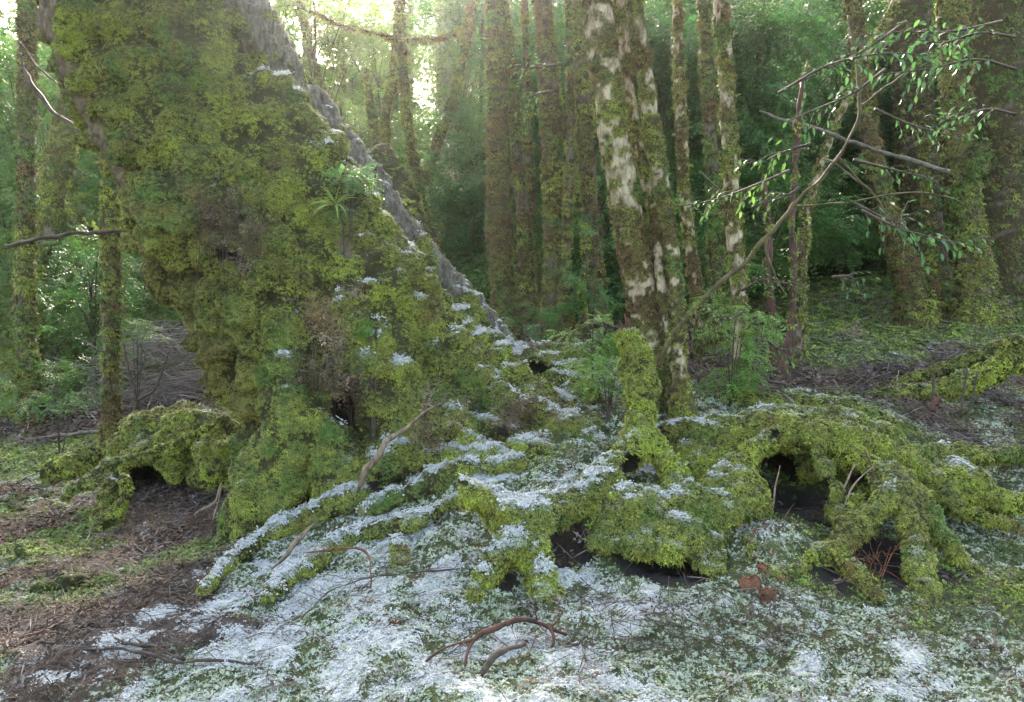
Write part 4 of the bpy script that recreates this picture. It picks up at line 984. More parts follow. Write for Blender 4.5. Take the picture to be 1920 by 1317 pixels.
# the misty middle
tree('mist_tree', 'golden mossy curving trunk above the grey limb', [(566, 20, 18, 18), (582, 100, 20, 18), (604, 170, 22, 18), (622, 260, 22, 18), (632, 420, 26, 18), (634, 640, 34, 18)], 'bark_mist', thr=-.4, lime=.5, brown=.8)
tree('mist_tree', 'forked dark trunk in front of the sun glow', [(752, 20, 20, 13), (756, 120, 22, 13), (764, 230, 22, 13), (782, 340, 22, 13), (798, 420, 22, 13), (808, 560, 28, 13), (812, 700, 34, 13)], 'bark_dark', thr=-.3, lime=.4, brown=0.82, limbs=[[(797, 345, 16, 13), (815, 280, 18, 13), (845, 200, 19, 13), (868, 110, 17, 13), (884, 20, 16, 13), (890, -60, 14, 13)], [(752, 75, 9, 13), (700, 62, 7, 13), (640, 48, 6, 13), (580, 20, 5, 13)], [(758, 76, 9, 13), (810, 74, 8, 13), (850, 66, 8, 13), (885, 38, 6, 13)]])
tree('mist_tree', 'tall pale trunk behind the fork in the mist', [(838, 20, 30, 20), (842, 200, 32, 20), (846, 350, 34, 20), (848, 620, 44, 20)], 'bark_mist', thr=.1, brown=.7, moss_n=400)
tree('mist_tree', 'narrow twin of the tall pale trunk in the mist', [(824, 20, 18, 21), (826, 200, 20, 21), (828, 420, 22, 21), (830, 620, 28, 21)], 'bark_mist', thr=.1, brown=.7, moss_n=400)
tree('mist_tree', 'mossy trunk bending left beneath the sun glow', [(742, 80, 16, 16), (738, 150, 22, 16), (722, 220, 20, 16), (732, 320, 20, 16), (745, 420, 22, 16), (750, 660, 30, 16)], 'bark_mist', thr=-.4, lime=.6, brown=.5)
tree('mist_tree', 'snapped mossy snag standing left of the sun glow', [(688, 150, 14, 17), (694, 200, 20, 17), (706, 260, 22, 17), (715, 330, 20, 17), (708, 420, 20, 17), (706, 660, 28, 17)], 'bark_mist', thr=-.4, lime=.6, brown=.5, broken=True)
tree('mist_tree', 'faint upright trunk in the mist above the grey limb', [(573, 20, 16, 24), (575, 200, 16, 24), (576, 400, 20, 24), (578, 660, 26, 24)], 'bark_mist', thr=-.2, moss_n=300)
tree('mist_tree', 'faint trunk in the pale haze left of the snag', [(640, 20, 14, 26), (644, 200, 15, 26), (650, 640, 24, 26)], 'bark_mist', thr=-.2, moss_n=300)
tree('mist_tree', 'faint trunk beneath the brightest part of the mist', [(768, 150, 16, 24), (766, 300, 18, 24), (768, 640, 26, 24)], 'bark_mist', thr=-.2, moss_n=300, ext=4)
tree('mist_tree', 'thin dark pole rising beside the broad mossy trunk', [(905, 20, 8, 15), (900, 250, 9, 15), (880, 420, 10, 15), (868, 640, 14, 15)], 'bark_dark', thr=-.2, moss_n=300, sides=10)
mossy_log('leaning_log', 'leaning moss hung log in the mist behind the grey limb', 'log', [[(716, 290, 50, 12), (745, 370, 66, 11.6), (780, 450, 70, 11.2), (815, 540, 70, 10.8), (850, 640, 60, 10.4)]], ('trunk',), dens=500, h=.04, amp=.12, size=(1.4, 2.4), snow=.6, brown=.3)

# ================================================================== leaves of the forest
def crown_points(c, rx, ry, rz, n, clumps, sig):
    u = rng.normal(0, 1, (clumps, 3)); u /= np.linalg.norm(u, axis=1, keepdims=True); u *= (rng.random((clumps, 1)) ** 0.4)
    tips = c + u * np.array([rx, ry, rz])
    k = rng.integers(0, clumps, n)
    return tips[k] + rng.normal(0, 1, (n, 3)) * np.array([sig, sig, sig * 0.45]), tips
def leafy_tree(name, label, px, py, d, rx, rz, n, col, group, srcs=None, cat='tree', clumps=26, ground=None, vary=0.3, size=(0.8, 1.4), sig=None):
    c = P(px, py, d); gx, gy = c[0] + rng.normal(0, .3), c[1] + rng.normal(0, .2)
    gz = float(hz(gx, gy)[0]) - 0.1
    sig = sig or max(rx, rz) * 0.2
    pts, tips = crown_points(c, rx, rx * 0.8, rz, n, clumps, sig)
    pts[:, 2] = np.maximum(pts[:, 2], gz + 0.15)
    t = empty(name, (gx, gy, gz), label, cat, group)
    r0 = 0.022 + 0.012 * rz
    stem = [np.array([gx, gy, gz, r0]), np.array([(gx + c[0]) / 2 + rng.normal(0, .1), (gy + c[1]) / 2, (gz + c[2]) / 2, r0 * .8]), np.array([*c, r0 * .6]), np.array([c[0] + rng.normal(0, .15), c[1], c[2] + rz * .8, r0 * .2])]
    link_mesh('trunk', mesh_np('trunk', *tube(stem, .15, 7)), t, [M['twig']])
    parts = []
    for q in tips[:: max(1, len(tips) // 10)]:
        s = stem[1][:3] + (stem[2][:3] - stem[1][:3]) * rng.random()
        mid = (s + q) / 2 + np.array([0, 0, .12 * rz])
        parts.append(tube([np.array([*s, r0 * .4]), np.array([*mid, r0 * .28]), np.array([*q, r0 * .1])], .2, 5))
    o = link_mesh('limb', mesh_np('limb', *merge(parts)), t, [M['twig']]); o['kind'] = 'stuff'
    N = np.array([0, 0, 1.0]) + rng.normal(0, .42, pts.shape)
    D = (pts - c) * np.array([1, 1, 0.3]) + rng.normal(0, .5 * rx, pts.shape)
    tone = 1 + vary * fbm(pts * 1.4, 2, 120)[:, None] * 1.6 + rng.normal(0, .14, (len(pts), 1))
    cc = np.clip(np.array(col) * tone * (1 + rng.normal(0, .1, (len(pts), 3)) * np.array([1.2, .5, 1])), .004, .5)
    scatter('crown', pts, frames(N, D), rng.uniform(*size, len(pts)), cc, srcs or SPRAY, t)
    return t
DG, MG, LG = (.03, .095, .026), (.05, .135, .03), (.10, .17, .04)  # LG is lightened to stand for haze and backlight on the leaves
g1 = 'understory trees filling the right side'
for k, (px, py, d, rx, rz) in enumerate([(905, 330, 13.5, .9, 1.3), (1010, 300, 12.5, 1.0, 1.5), (1090, 140, 12, 1., 1.2), (1110, 420, 11.5, .8, 1.1), (1160, 300, 12.5, 1., 1.5), (1240, 130, 12, 1.1, 1.3), (1250, 420, 11, .8, 1.1),
        (1310, 250, 12.5, 1., 1.4), (1420, 120, 12, 1.2, 1.3), (1420, 370, 11.5, 1.1, 1.2), (1530, 230, 13, 1.3, 1.4), (1560, 90, 12.5, 1.2, 1.1), (1600, 380, 13.5, 1.3, 1.2), (1700, 200, 15.5, 1.4, 1.5), (1740, 360, 15, 1.3, 1.2), (1860, 120, 15, 1.3, 1.5), (1870, 380, 14.5, 1.2, 1.3),
        (960, 80, 15, 1.3, 1.4), (1040, 480, 13, 1.2, .8), (1200, 480, 14, 1.3, 1.), (1360, 480, 14, 1.3, 1.), (1480, 440, 15, 1.4, .9), (1330, 60, 15, 1.5, 1.4), (1180, 60, 15, 1.4, 1.4), (1660, 60, 16, 1.6, 1.5), (1500, 330, 16, 1.6, 1.4), (1800, 250, 17, 1.6, 1.6), (1780, 470, 15, 1.5, .8), (1640, 460, 17, 1.6, .8), (890, 470, 12.5, .9, .9), (1000, 560, 11.5, .9, .5), (1130, 560, 11, .8, .6), (1570, 430, 15.5, 1.3, .9), (1560, 330, 15.5, 1.3, 1.0), (1450, 300, 14.5, 1.1, 1.1), (1640, 300, 16, 1.2, 1.2)]):
    d = max(d, 15.5) if px > 1510 else d
    leafy_tree('understory_tree', 'small leaved understory tree in the dark green thicket at right', px, py, d, rx, rz, int(230 * rx * rz * 1.25), DG if k % 3 else MG, g1)
g2 = 'hazy small trees at left'
for k, (px, py, d, rx, rz) in enumerate([(60, 250, 16, 1.3, 1.7), (90, 480, 15, 1.2, 1.3), (180, 400, 18, 1.4, 1.8), (190, 170, 19, 1.6, 1.8), (230, 560, 17, 1.3, 1.2), (60, 620, 14, 1., 1.), (150, 650, 16, 1.3, .9), (290, 640, 20, 1.5, 1.1), (20, 400, 20, 2., 2.4), (240, 300, 24, 2., 2.), (100, 90, 22, 2., 1.8), (70, 720, 12.5, .9, .5), (170, 560, 13, .8, .9)]):
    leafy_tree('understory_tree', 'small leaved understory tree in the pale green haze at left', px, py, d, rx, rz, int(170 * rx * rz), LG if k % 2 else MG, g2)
g3 = 'trees in the bright mist'
for k, (px, py, d, rx, rz) in enumerate([(520, 90, 20, 1.6, 1.5), (560, 250, 22, 1.7, 1.6), (640, 330, 24, 1.8, 1.6), (660, 120, 26, 1.8, 1.5), (700, 450, 18, 1.5, 1.), (860, 260, 22, 1.2, 1.8), (880, 420, 17, 1.2, 1.2), (830, 480, 15, 1.1, .8), (760, 560, 15, 1.3, .7), (880, 110, 26, 1.4, 1.6), (600, 480, 22, 2., 1.4), (480, 180, 26, 2., 2.), (760, 330, 30, 2.2, 1.4), (840, 380, 13.5, .8, .7), (870, 530, 12, .7, .5), (700, 60, 19, 1.7, 1.1), (590, 20, 17, 1.5, 1.1), (860, 20, 18, 1.2, 1.2), (640, 230, 18, 1.1, 1.0), (700, 300, 21, 1.1, 1.1), (860, 170, 19, .9, 1.2)]):
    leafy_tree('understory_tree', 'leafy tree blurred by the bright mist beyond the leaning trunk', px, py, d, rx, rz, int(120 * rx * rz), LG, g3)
# far woods: one mass of leaves on the slopes behind
def far_woods():
    n = 42000
    x = rng.uniform(-46, 48, n); y = rng.uniform(27, 56, n)
    top = 9 + 5 * fbm(np.stack([x * .12, y * .12, 0 * x], -1), 3, 130) + np.clip(x * 0.16, 0, 7)
    z = h0(x, y) + rng.random(n) ** 0.8 * np.maximum(top, 2.0)
    cl = fbm(np.stack([x * .45, y * .45, z * .6], -1), 3, 131)
    p = np.stack([x, y, z], -1)
    # the gap in the canopy where the light comes through
    u = p[:, 0] / p[:, 1] * F + CX; v = HZ - (p[:, 2] - CAMZ) / p[:, 1] * F
    keep = (cl > -0.22) & (np.hypot((u - 795) / 1.0, (v - 168)) > 48) & (np.abs(u - CX) < 1150)
    p = p[keep]; n = len(p)
    c = np.array(MG) * np.clip(1 + rng.normal(0, .25, (n, 1)) + cl[keep][:, None], .3, 2.5)
    c[p[:, 0] > 4] *= 0.8
    o = scatter('far_woods', p, frames(np.array([0, 0, 1.0]) + rng.normal(0, .45, p.shape), rng.normal(0, 1, p.shape)), rng.uniform(1.5, 2.8, n), c, FARSPRAY, None, 'far forest fading into mist behind the trunks')
far_woods()

# ================================================================== mist
def haze(density, g):
    m = bpy.data.materials.new('haze'); m.use_nodes = True; t = m.node_tree; t.nodes.clear()
    o = t.nodes.new('ShaderNodeOutputMaterial'); v = t.nodes.new('ShaderNodeVolumePrincipled')
    v.inputs['Color'].default_value = (.93, .96, .93, 1); v.inputs['Density'].default_value = density; v.inputs['Anisotropy'].default_value = g
    t.links.new(v.outputs[0], o.inputs['Volume'])
    lo, hi = (-160, -60, -2.5), (160, 175, 21)
    V = [(x, y, z) for x in (lo[0], hi[0]) for y in (lo[1], hi[1]) for z in (lo[2], hi[2])]
    Fq = [(0, 1, 3, 2), (4, 6, 7, 5), (0, 4, 5, 1), (2, 3, 7, 6), (0, 2, 6, 4), (1, 5, 7, 3)]
    ob = link_mesh('haze', mesh_np('haze', V, Fq, False), None, [m]); ob['kind'] = 'stuff'
haze(0.00055, 0.9)

# ================================================================== leafy branches close to the camera
def leaf_mesh(seed, L=1.0, w=0.19, teeth=True):
    r = np.random.default_rng(seed); n = 6; V = []
    for i in range(n + 1):
        t = i / n; ww = w * (sin(pi * t ** 0.8) ** 0.9 if 0 < t < 1 else 0.012) * (1 + (0.08 * (-1) ** i if teeth else 0))
        z = -0.22 * t * t + 0.02 * r.normal(); V += [(t, -ww, z + ww * .35), (t, 0, z), (t, ww, z + ww * .35)]
    Fq = [(3 * i + a, 3 * i + 3 + a, 3 * i + 4 + a, 3 * i + 1 + a) for i in range(n) for a in (0, 1)]
    return np.array(V), np.array(Fq)
def mat_leaf(name, c1, c2):
    m, t, N, L = new_mat(name)
    oi = N('ObjectInfo'); tc = N('TexCoord'); n = noise_node(t, tc.outputs['Object'], 5, 3)
    c = mixc(t, oi.outputs['Random'], c1, c2); c = mixc(t, .3, c, ramp(t, n.outputs[0], [(.3, (.4, .4, .4)), (.7, (1.4, 1.4, 1.4))]), 'MULTIPLY')
    finish(t, c, .28, n.outputs[0], .01, .5, .35)
    return m
M['leaf_dark'] = mat_leaf('glossy_leaf', (.03, .1, .035), (.075, .19, .045))
M['leaf_fresh'] = mat_leaf('fresh_leaf', (.07, .17, .03), (.16, .3, .05))
LEAFM = {}
for key in ('leaf_dark', 'leaf_fresh'):
    LEAFM[key] = []
    for k in range(3):
        me = mesh_np('leaf', *leaf_mesh(200 + k)); me.materials.append(M[key]); LEAFM[key].append(me)
def place_leaf(parent, me, p, d, up, L):
    Z = np.array(up, float); X = np.array(d, float); X /= np.linalg.norm(X); Z = Z - X * (Z @ X); Z /= np.linalg.norm(Z) + 1e-9; Y = np.cross(Z, X)
    o = bpy.data.objects.new('leaf', me); COL.objects.link(o); o.parent = parent
    mw = Matrix(((X[0] * L, Y[0] * L, Z[0] * L, p[0]), (X[1] * L, Y[1] * L, Z[1] * L, p[1]), (X[2] * L, Y[2] * L, Z[2] * L, p[2]), (0, 0, 0, 1)))
    o.matrix_basis = Matrix.Translation(-world_loc(parent)) @ mw
    return o
def leafy_branch(label, rows, n, L, key='leaf_dark', w=6, name='leafy_branch', droop=.5, side=8):
    """rows px, py, d"""
    n = int(n * 2.8); L *= rng.uniform(.62, .85)
    q = [pp(r[0], r[1], w * (1 - .7 * i / max(1, len(rows) - 1)), r[2]) for i, r in enumerate(rows)]
    t = empty(name, q[0][:3], label, 'branch', 'leafy branches hanging in front of the trunks')
    link_mesh('stem', mesh_np('stem', *tube(q, .04, 6)), t, [M['twig']])
    s = smooth_path(q, .01); sides = []
    for k in range(side):
        i = int(len(s) * (.25 + .6 * (k + rng.random() * .5) / side)); i = min(i, len(s) - 2)
        T_ = s[min(i + 5, len(s) - 1), :3] - s[max(i - 5, 0), :3]; T_ /= np.linalg.norm(T_)
        a = rng.choice([-1, 1]); dv = T_ * .7 + np.cross(T_, [0, 1, 0]) * a * .6 + rng.normal(0, .25, 3); dv /= np.linalg.norm(dv)
        l = L * rng.uniform(2, 3.6); sides.append([np.array([*s[i, :3], max(s[i, 3] * .6, .003)]), np.array([*(s[i, :3] + dv * l * .55), .0026]), np.array([*(s[i, :3] + dv * l + [0, 0, -.15 * l]), .0015])])
    if sides:
        o = link_mesh('side_twig', mesh_np('side_twig', *merge([tube(x, .03, 5) for x in sides])), t, [M['twig']]); o['kind'] = 'stuff'
    curves = [s[len(s) // 5:]] + [smooth_path(x, .01) for x in sides]
    wgt = np.array([len(c) for c in curves], float); cnt = np.maximum(2, np.round(n * wgt / wgt.sum())).astype(int)
    for c, m in zip(curves, cnt):
        for j in range(m):
            i = int((j + .7) / m * (len(c) - 1)); T_ = c[min(i + 4, len(c) - 1), :3] - c[max(i - 4, 0), :3]; T_ /= np.linalg.norm(T_) + 1e-9
            sd = np.cross(T_, [0, 0, 1.0]) * (1 if j % 2 else -1)
            d = T_ * .6 + sd * .7 + np.array([0, 0, -droop]) + rng.normal(0, .22, 3)
            place_leaf(t, LEAFM[key][rng.integers(0, 3)], c[i, :3], d, np.array([0, -.25, 1]) + rng.normal(0, .3, 3), L * rng.uniform(.7, 1.15))
for a in [('glossy dark leaf spray hanging along the top right', [(1460, 175, 5.6), (1560, 120, 5.5), (1680, 100, 5.4), (1790, 118, 5.3)], 20, .085),
          ('dark leaf spray reaching in from the right edge at the top', [(1905, 130, 5.2), (1830, 112, 5.2), (1740, 130, 5.3), (1650, 140, 5.4)], 18, .085),
          ('topmost dark leaf spray at the upper right', [(1880, 40, 5.5), (1780, 60, 5.5), (1690, 60, 5.6), (1590, 70, 5.7)], 16, .085),
          ('dark leaf spray hanging below the topmost one', [(1700, 40, 5.6), (1620, 95, 5.6), (1530, 140, 5.6), (1470, 165, 5.6)], 14, .08),
          ('dark leaf spray high at the right corner', [(1905, 70, 5.0), (1840, 62, 5.0), (1770, 80, 5.1), (1720, 75, 5.1)], 14, .08),
          ('drooping leaf spray over the leaning mottled trunk', [(1660, 130, 5.8), (1600, 175, 5.8), (1530, 205, 5.8), (1470, 230, 5.8)], 12, .075),
          ('dark leaf spray in front of the widest edge trunk', [(1905, 215, 5.3), (1850, 205, 5.3), (1790, 225, 5.3), (1740, 215, 5.4)], 12, .075),
          ('long leaf spray under the grey pole at right', [(1600, 300, 6.2), (1680, 320, 6.2), (1740, 335, 6.2), (1780, 360, 6.2)], 12, .07),
          ('leaf spray across the knobbly hillside trunk', [(1640, 205, 6), (1710, 235, 6), (1770, 252, 6), (1818, 258, 6)], 14, .075),
          ('leaf spray low in front of the right hillside trunks', [(1615, 395, 5.6), (1690, 430, 5.5), (1760, 448, 5.5), (1835, 465, 5.4)], 16, .08),
          ('shorter leaf spray above the low one at right', [(1600, 380, 6), (1650, 405, 5.9), (1700, 425, 5.9)], 8, .075),
          ('small drooping leaf spray at middle height right of the reddish trunk', [(1560, 520, 6), (1590, 518, 6), (1612, 530, 6)], 5, .07)]:
    leafy_branch(*a)
for a in [('fresh green leaf spray reaching left across the pale trunks', [(1480, 320, 5.9), (1410, 350, 5.8), (1340, 375, 5.7), (1268, 388, 5.6)], 15, .07),
          ('fresh leaf spray left of the reddish dead trunk', [(1520, 270, 6), (1470, 285, 6), (1405, 318, 6)], 10, .075),
          ('bright leaf spray beside the curved sapling', [(1500, 350, 6), (1480, 365, 6), (1440, 380, 6), (1410, 385, 6)], 10, .06),
          ('flat leaf spray low on the blotched trunk', [(1392, 585, 6.6), (1360, 600, 6.5), (1318, 575, 6.4)], 10, .055),
          ('bright leaf spray right of the blotched trunk', [(1390, 545, 6.7), (1430, 525, 6.6), (1462, 532, 6.5)], 9, .055),
          ('leaf spray low between the dead trunks', [(1440, 640, 7), (1462, 655, 7), (1492, 655, 7)], 7, .055),
          ('leaf spray crossing the reddish trunk low down', [(1445, 530, 7), (1480, 532, 7), (1512, 537, 7)], 7, .05),
          ('small leaf spray above the hollow beside reddish trunk', [(1440, 715, 7), (1470, 720, 7), (1490, 725, 7)], 5, .04),
          ('light leaf spray high on the middle mossy trunk', [(1052, 120, 8), (1000, 128, 8), (945, 122, 8)], 12, .07),
          ('light leaf spray below another on the middle trunk', [(1040, 170, 8), (1000, 180, 8), (975, 205, 8)], 9, .07)]:
    leafy_branch(*a, 'leaf_fresh')
def shrub(label, px, py, d, rx, rz, n, col, name='shrub', size=(.35, .6), cat='shrub'):
    c = P(px, py, d); gz = float(hz(c[0], c[1])[0])
    t = empty(name, (c[0], c[1], gz), label, cat, None)
    pts, tips = crown_points(c, rx, rx * .7, rz, n, 12, rx * .28)
    st = [tube([np.array([c[0], c[1], gz - .03, .006]), np.array([*((c + q) / 2), .004]), np.array([*q, .002])], .06, 5) for q in tips[:4]]
    o = link_mesh('stem', mesh_np('stem', *merge(st)), t, [M['twig']]); o['kind'] = 'stuff'
    cc = np.array(col) * rng.uniform(.7, 1.4, (n, 1))
    scatter('foliage', pts, frames(np.array([0, -.2, 1.0]) + rng.normal(0, .4, pts.shape), (pts - c) + rng.normal(0, .1, pts.shape)), rng.uniform(*size, n), cc, SPRAY, t)
FG = (.09, .2, .035)
shrub('bright leafy shrub growing left of the broken stump', 1112, 640, 6.6, .17, .28, 55, FG); shrub('low leafy shrub at the foot of the broken stump', 1140, 700, 6.2, .14, .12, 26, FG)
shrub('shrub in front of the reddish mossy trunk', 1110, 500, 8.5, .3, .5, 70, MG)
shrub('leafy shrub around the blotched trunk base', 1370, 620, 6.9, .25, .45, 70, FG)
shrub('shrub behind the ridge root at the centre', 1010, 610, 8.4, .25, .2, 40, MG); shrub('leafy shrub left of the upright left trunk', 110, 720, 9.5, .5, .3, 70, (.05, .13, .035)); shrub('shrub beside the left arch and upright trunk', 255, 640, 10.5, .4, .35, 60, (.05, .12, .03))
shrub('small green plant growing on the upper flank of the leaning trunk', 655, 335, 6.15, .13, .08, 20, (.07, .15, .05), 'small_plant', cat='plant')
shrub('leafy patch growing in the brown tuft on the leaning trunk', 700, 610, 5.95, .08, .07, 10, FG, 'small_plant', (.25, .4), 'plant')

# ================================================================== branches and sticks
def stick(name, label, rows, mat='twig', cat='stick', group=None, forks=(), sides=7, d_off=0.03, n_side=0):
    """rows px, py, width px[, d]"""
    def pts(rs): return [pp(r[0], r[1], r[2], r[3] if len(r) > 3 else G(r[0], r[1]) - d_off) for r in rs]
    q = pts(rows); t = empty(name, q[0][:3], label, cat, group)
    def jit(V, Fc): return V + vnormals(V, Fc) * (fbm(V * 30, 2, 8) * .0035 + fbm(V * 11, 2, 9) * .004)[:, None] + np.stack([fbm(V * 6 + k, 2, 10 + k) for k in range(3)], -1) * .02, Fc
    link_mesh('stem', mesh_np('stem', *jit(*tube(q, .03, sides))), t, [M[mat]])
    for f in forks: link_mesh('fork', mesh_np('fork', *jit(*tube(pts(f), .03, 6))), t, [M[mat]])
    if mat == 'mosswood':
        V, Fc = jit(*tube(q, .03, sides)); w = np.clip(.35 + fbm(V * 5, 2, 13), 0, 1) * smooth(2.2, 1.6, V[:, 2]); m = int(area(V, Fc, w) * 6000)
        p, Np, f, b = sample(V, Fc, m, w); scatter('moss', p, frames(Np + rng.normal(0, .3, p.shape), rng.normal(0, 1, p.shape)), rng.uniform(.35, .7, m), moss_col(p, .7, .2), CUSH, t)
    if n_side:
        s = smooth_path(q, .02); parts = []
        for k in range(n_side):
            i = rng.integers(len(s) // 5, len(s) - 1); dv = rng.normal(0, 1, 3) * [1, .5, .8]; dv /= np.linalg.norm(dv); l = rng.uniform(.04, .16)
            parts.append(tube([np.array([*s[i, :3], max(s[i, 3] * .5, .0012)]), np.array([*(s[i, :3] + dv * l * .5 + rng.normal(0, .01, 3)), .0012]), np.array([*(s[i, :3] + dv * l), .0007])], .04, 4))
        o = link_mesh('twigs', mesh_np('twigs', *merge(parts)), t, [M[mat]]); o['kind'] = 'stuff'
    return t
stick('curved_sapling', 'long thin sapling curving up right from the stump', [(1234, 692, 6, 6.15), (1255, 640, 8, 6.1), (1292, 588, 9, 6.05), (1345, 535, 9, 6), (1400, 490, 8, 6), (1445, 440, 7, 6), (1500, 375, 6, 6), (1560, 310, 6, 6), (1598, 245, 5, 6), (1612, 190, 7, 6), (1606, 110, 6, 6), (1590, 30, 5, 6)], 'mosswood', 'sapling', forks=[[(1440, 445, 5, 6), (1436, 470, 5, 6), (1450, 510, 4, 6), (1472, 550, 3, 6)], [(1490, 388, 4, 6), (1600, 378, 3, 6), (1700, 360, 3, 6), (1790, 372, 3, 6), (1838, 425, 2, 6)], [(1570, 295, 5, 6), (1640, 370, 4, 6.1), (1662, 410, 3, 6.1)], [(1610, 200, 4, 6), (1660, 165, 3, 6), (1710, 120, 3, 6)]], n_side=14)
stick('dead_branch', 'grey bare pole slung between trunks at upper right', [(1425, 208, 4, 9), (1470, 226, 6, 9), (1520, 236, 7, 9), (1580, 262, 8, 9), (1640, 280, 8, 9), (1710, 302, 9, 9), (1778, 322, 10, 9)], 'greywood', 'branch', n_side=6)
G_T = 'thin bare twigs crossing the right thicket'
for lab, r in zip(['bare twig hanging from the top of the curved sapling', 'bare twig slanting down right from the curved sapling', 'short hooked bare twig in front of the blotched trunk'], [[(1610, 195, 4, 6.5), (1600, 250, 3, 6.5), (1545, 330, 3, 6.5)], [(1550, 300, 4, 6.3), (1600, 330, 3, 6.3), (1650, 380, 3, 6.3), (1680, 410, 2, 6.3)], [(1310, 320, 2, 6.5), (1345, 350, 2, 6.5), (1350, 372, 2, 6.5)]]):
    stick('bare_twig', lab, r, 'greywood', 'twig', G_T)
stick('bare_branch', 'thin dark branch arching down at the upper left', [(35, 100, 5, 7.5), (55, 150, 8, 7.4), (95, 205, 7, 7.3), (140, 235, 7, 7.2), (190, 268, 6, 7.0)], 'twig', 'branch', n_side=4)
stick('bare_branch', 'thin straight branch above the arching one at upper left', [(35, 80, 4, 7.6), (80, 135, 4, 7.5), (150, 195, 5, 7.3)], 'twig', 'branch', n_side=4)
stick('bare_branch', 'dark level branch reaching the burl from the left edge', [(10, 462, 9, 8.8), (110, 442, 8, 8.8), (200, 435, 6, 8.8), (262, 431, 4, 8.8)], 'twig', 'branch')
stick('bare_sapling', 'black leafless sapling standing behind the left root arch', [(240, 800, 7, 9.3), (255, 750, 7, 9.3), (240, 690, 5, 9.3), (232, 640, 3, 9.3)], 'twig', 'sapling', forks=[[(255, 752, 6, 9.3), (290, 730, 5, 9.3), (305, 690, 3, 9.3), (318, 660, 2, 9.3)], [(248, 715, 3, 9.3), (270, 680, 2, 9.3), (262, 640, 2, 9.3)]], n_side=8)
stick('fallen_pole', 'thin mossy pole lying behind the upright left trunk', [(33, 830, 6, 10.5), (110, 818, 7, 10.4), (188, 808, 7, 10.3)], 'greywood', 'branch')
G_F = 'sticks lying on the foreground snow'
stick('stick', 'long dark stick along the bottom left edge', [(30, 1240, 5), (62, 1207, 5), (130, 1215, 6), (230, 1222, 6), (330, 1236, 6), (430, 1240, 6), (540, 1245, 5)], n_side=12)
stick('stick', 'short dark forked stick rising from the bottom left snow', [(188, 1190, 5), (250, 1204, 6), (350, 1232, 7)], forks=[[(300, 1218, 4), (340, 1212, 3), (380, 1205, 2)]], n_side=5)
stick('stick', 'brown stick on the bare litter at lower left', [(33, 1197, 5), (95, 1178, 6), (150, 1143, 5)], 'redbark', n_side=3)
stick('stick', 'red brown branched stick at the bottom centre', [(872, 1255, 7, 3.85), (886, 1200, 8, 3.95), (940, 1172, 9, 4.05), (1000, 1163, 8, 4.1), (1062, 1192, 6, 4.1)], 'redbark', forks=[[(890, 1198, 6, 3.95), (840, 1215, 6, 3.9), (790, 1250, 5, 3.85)], [(1030, 1172, 5, 4.1), (1040, 1200, 5, 4.05), (1035, 1245, 5, 4.0)]], n_side=4)
stick('stick', 'thick black curved stick at the bottom centre', [(900, 1262, 12, 3.7), (935, 1222, 13, 3.8), (980, 1205, 9, 3.9)], 'twig')
stick('stick', 'orange brown arching twig over the snowy roots', [(570, 1037, 3, 4.85), (640, 1028, 4, 4.8), (683, 1038, 4, 4.75), (697, 1072, 4, 4.65), (692, 1115, 4, 4.55), (706, 1170, 4, 4.4), (755, 1212, 4, 4.15)], 'rotwood')
stick('stick', 'thin dark twig slanting over the snow at left centre', [(565, 1158, 3, 4.3), (640, 1095, 3, 4.5), (770, 1072, 3, 4.6), (860, 1062, 2, 4.7)], n_side=8)
stick('bare_root', 'pale twisted bare root against the mossy flank', [(668, 925, 4, 5.5), (678, 900, 11, 5.45), (690, 878, 14, 5.45), (714, 852, 12, 5.45), (728, 826, 11, 5.5), (770, 796, 8, 5.6), (825, 756, 3, 5.75)], 'palewood', 'root')
stick('stick', 'white forked stick leaning by the left hollow', [(365, 968, 4, 6.1), (402, 942, 5, 6.1), (416, 905, 4, 6.1)], 'palewood', forks=[[(400, 972, 4, 6.05), (410, 940, 4, 6.1), (415, 915, 3, 6.1)]])
stick('bare_root', 'brown bare root between snowy mossy roots', [(510, 1065, 3, 5.0), (535, 1038, 9, 5.0), (560, 1012, 11, 5.05), (580, 992, 8, 5.15), (595, 978, 3, 5.25)], 'palewood', 'root')
stick('stick', 'thin pale stick standing in the big dark hollow', [(1448, 955, 3, 5.1), (1458, 910, 4, 5.15), (1462, 875, 3, 5.2)], 'palewood')
stick('stick', 'pale thin twig leaning right of the big dark hollow', [(1576, 945, 3, 5.1), (1588, 900, 3, 5.15), (1602, 868, 3, 5.2)], 'palewood', forks=[[(1584, 945, 3, 5.1), (1610, 895, 3, 5.15), (1650, 865, 2, 5.2)]])
stick('stick', 'dark broken stick on the fallen log', [(1468, 742, 6, 6.6), (1485, 758, 7, 6.5), (1502, 775, 5, 6.4)], 'greywood', n_side=4)
stick('stick', 'thin red twig standing over the root arch', [(1622, 845, 3, 5.3), (1636, 880, 3, 5.25), (1642, 915, 3, 5.2)], 'redbark')
for k, r in enumerate([[(1812, 690, 3, 7), (1805, 750, 4, 7), (1800, 812, 4, 7)], [(1832, 700, 3, 7), (1822, 750, 3, 7), (1808, 775, 3, 7)], [(1752, 690, 3, 7.2), (1750, 740, 4, 7.2), (1735, 775, 5, 7.2)], [(1550, 740, 3, 6.8), (1552, 770, 3, 6.8), (1548, 800, 3, 6.7)]]):
    stick('upright_twig', ['tallest thin upright twig before the mossy branch at right edge', 'rightmost upright twig before the mossy branch at right edge', 'upright twig bending at its foot beside the broken bare limb', 'upright twig standing on the thick fallen mossy log'][k], r, 'twig', 'twig', 'upright twigs at right', n_side=4)
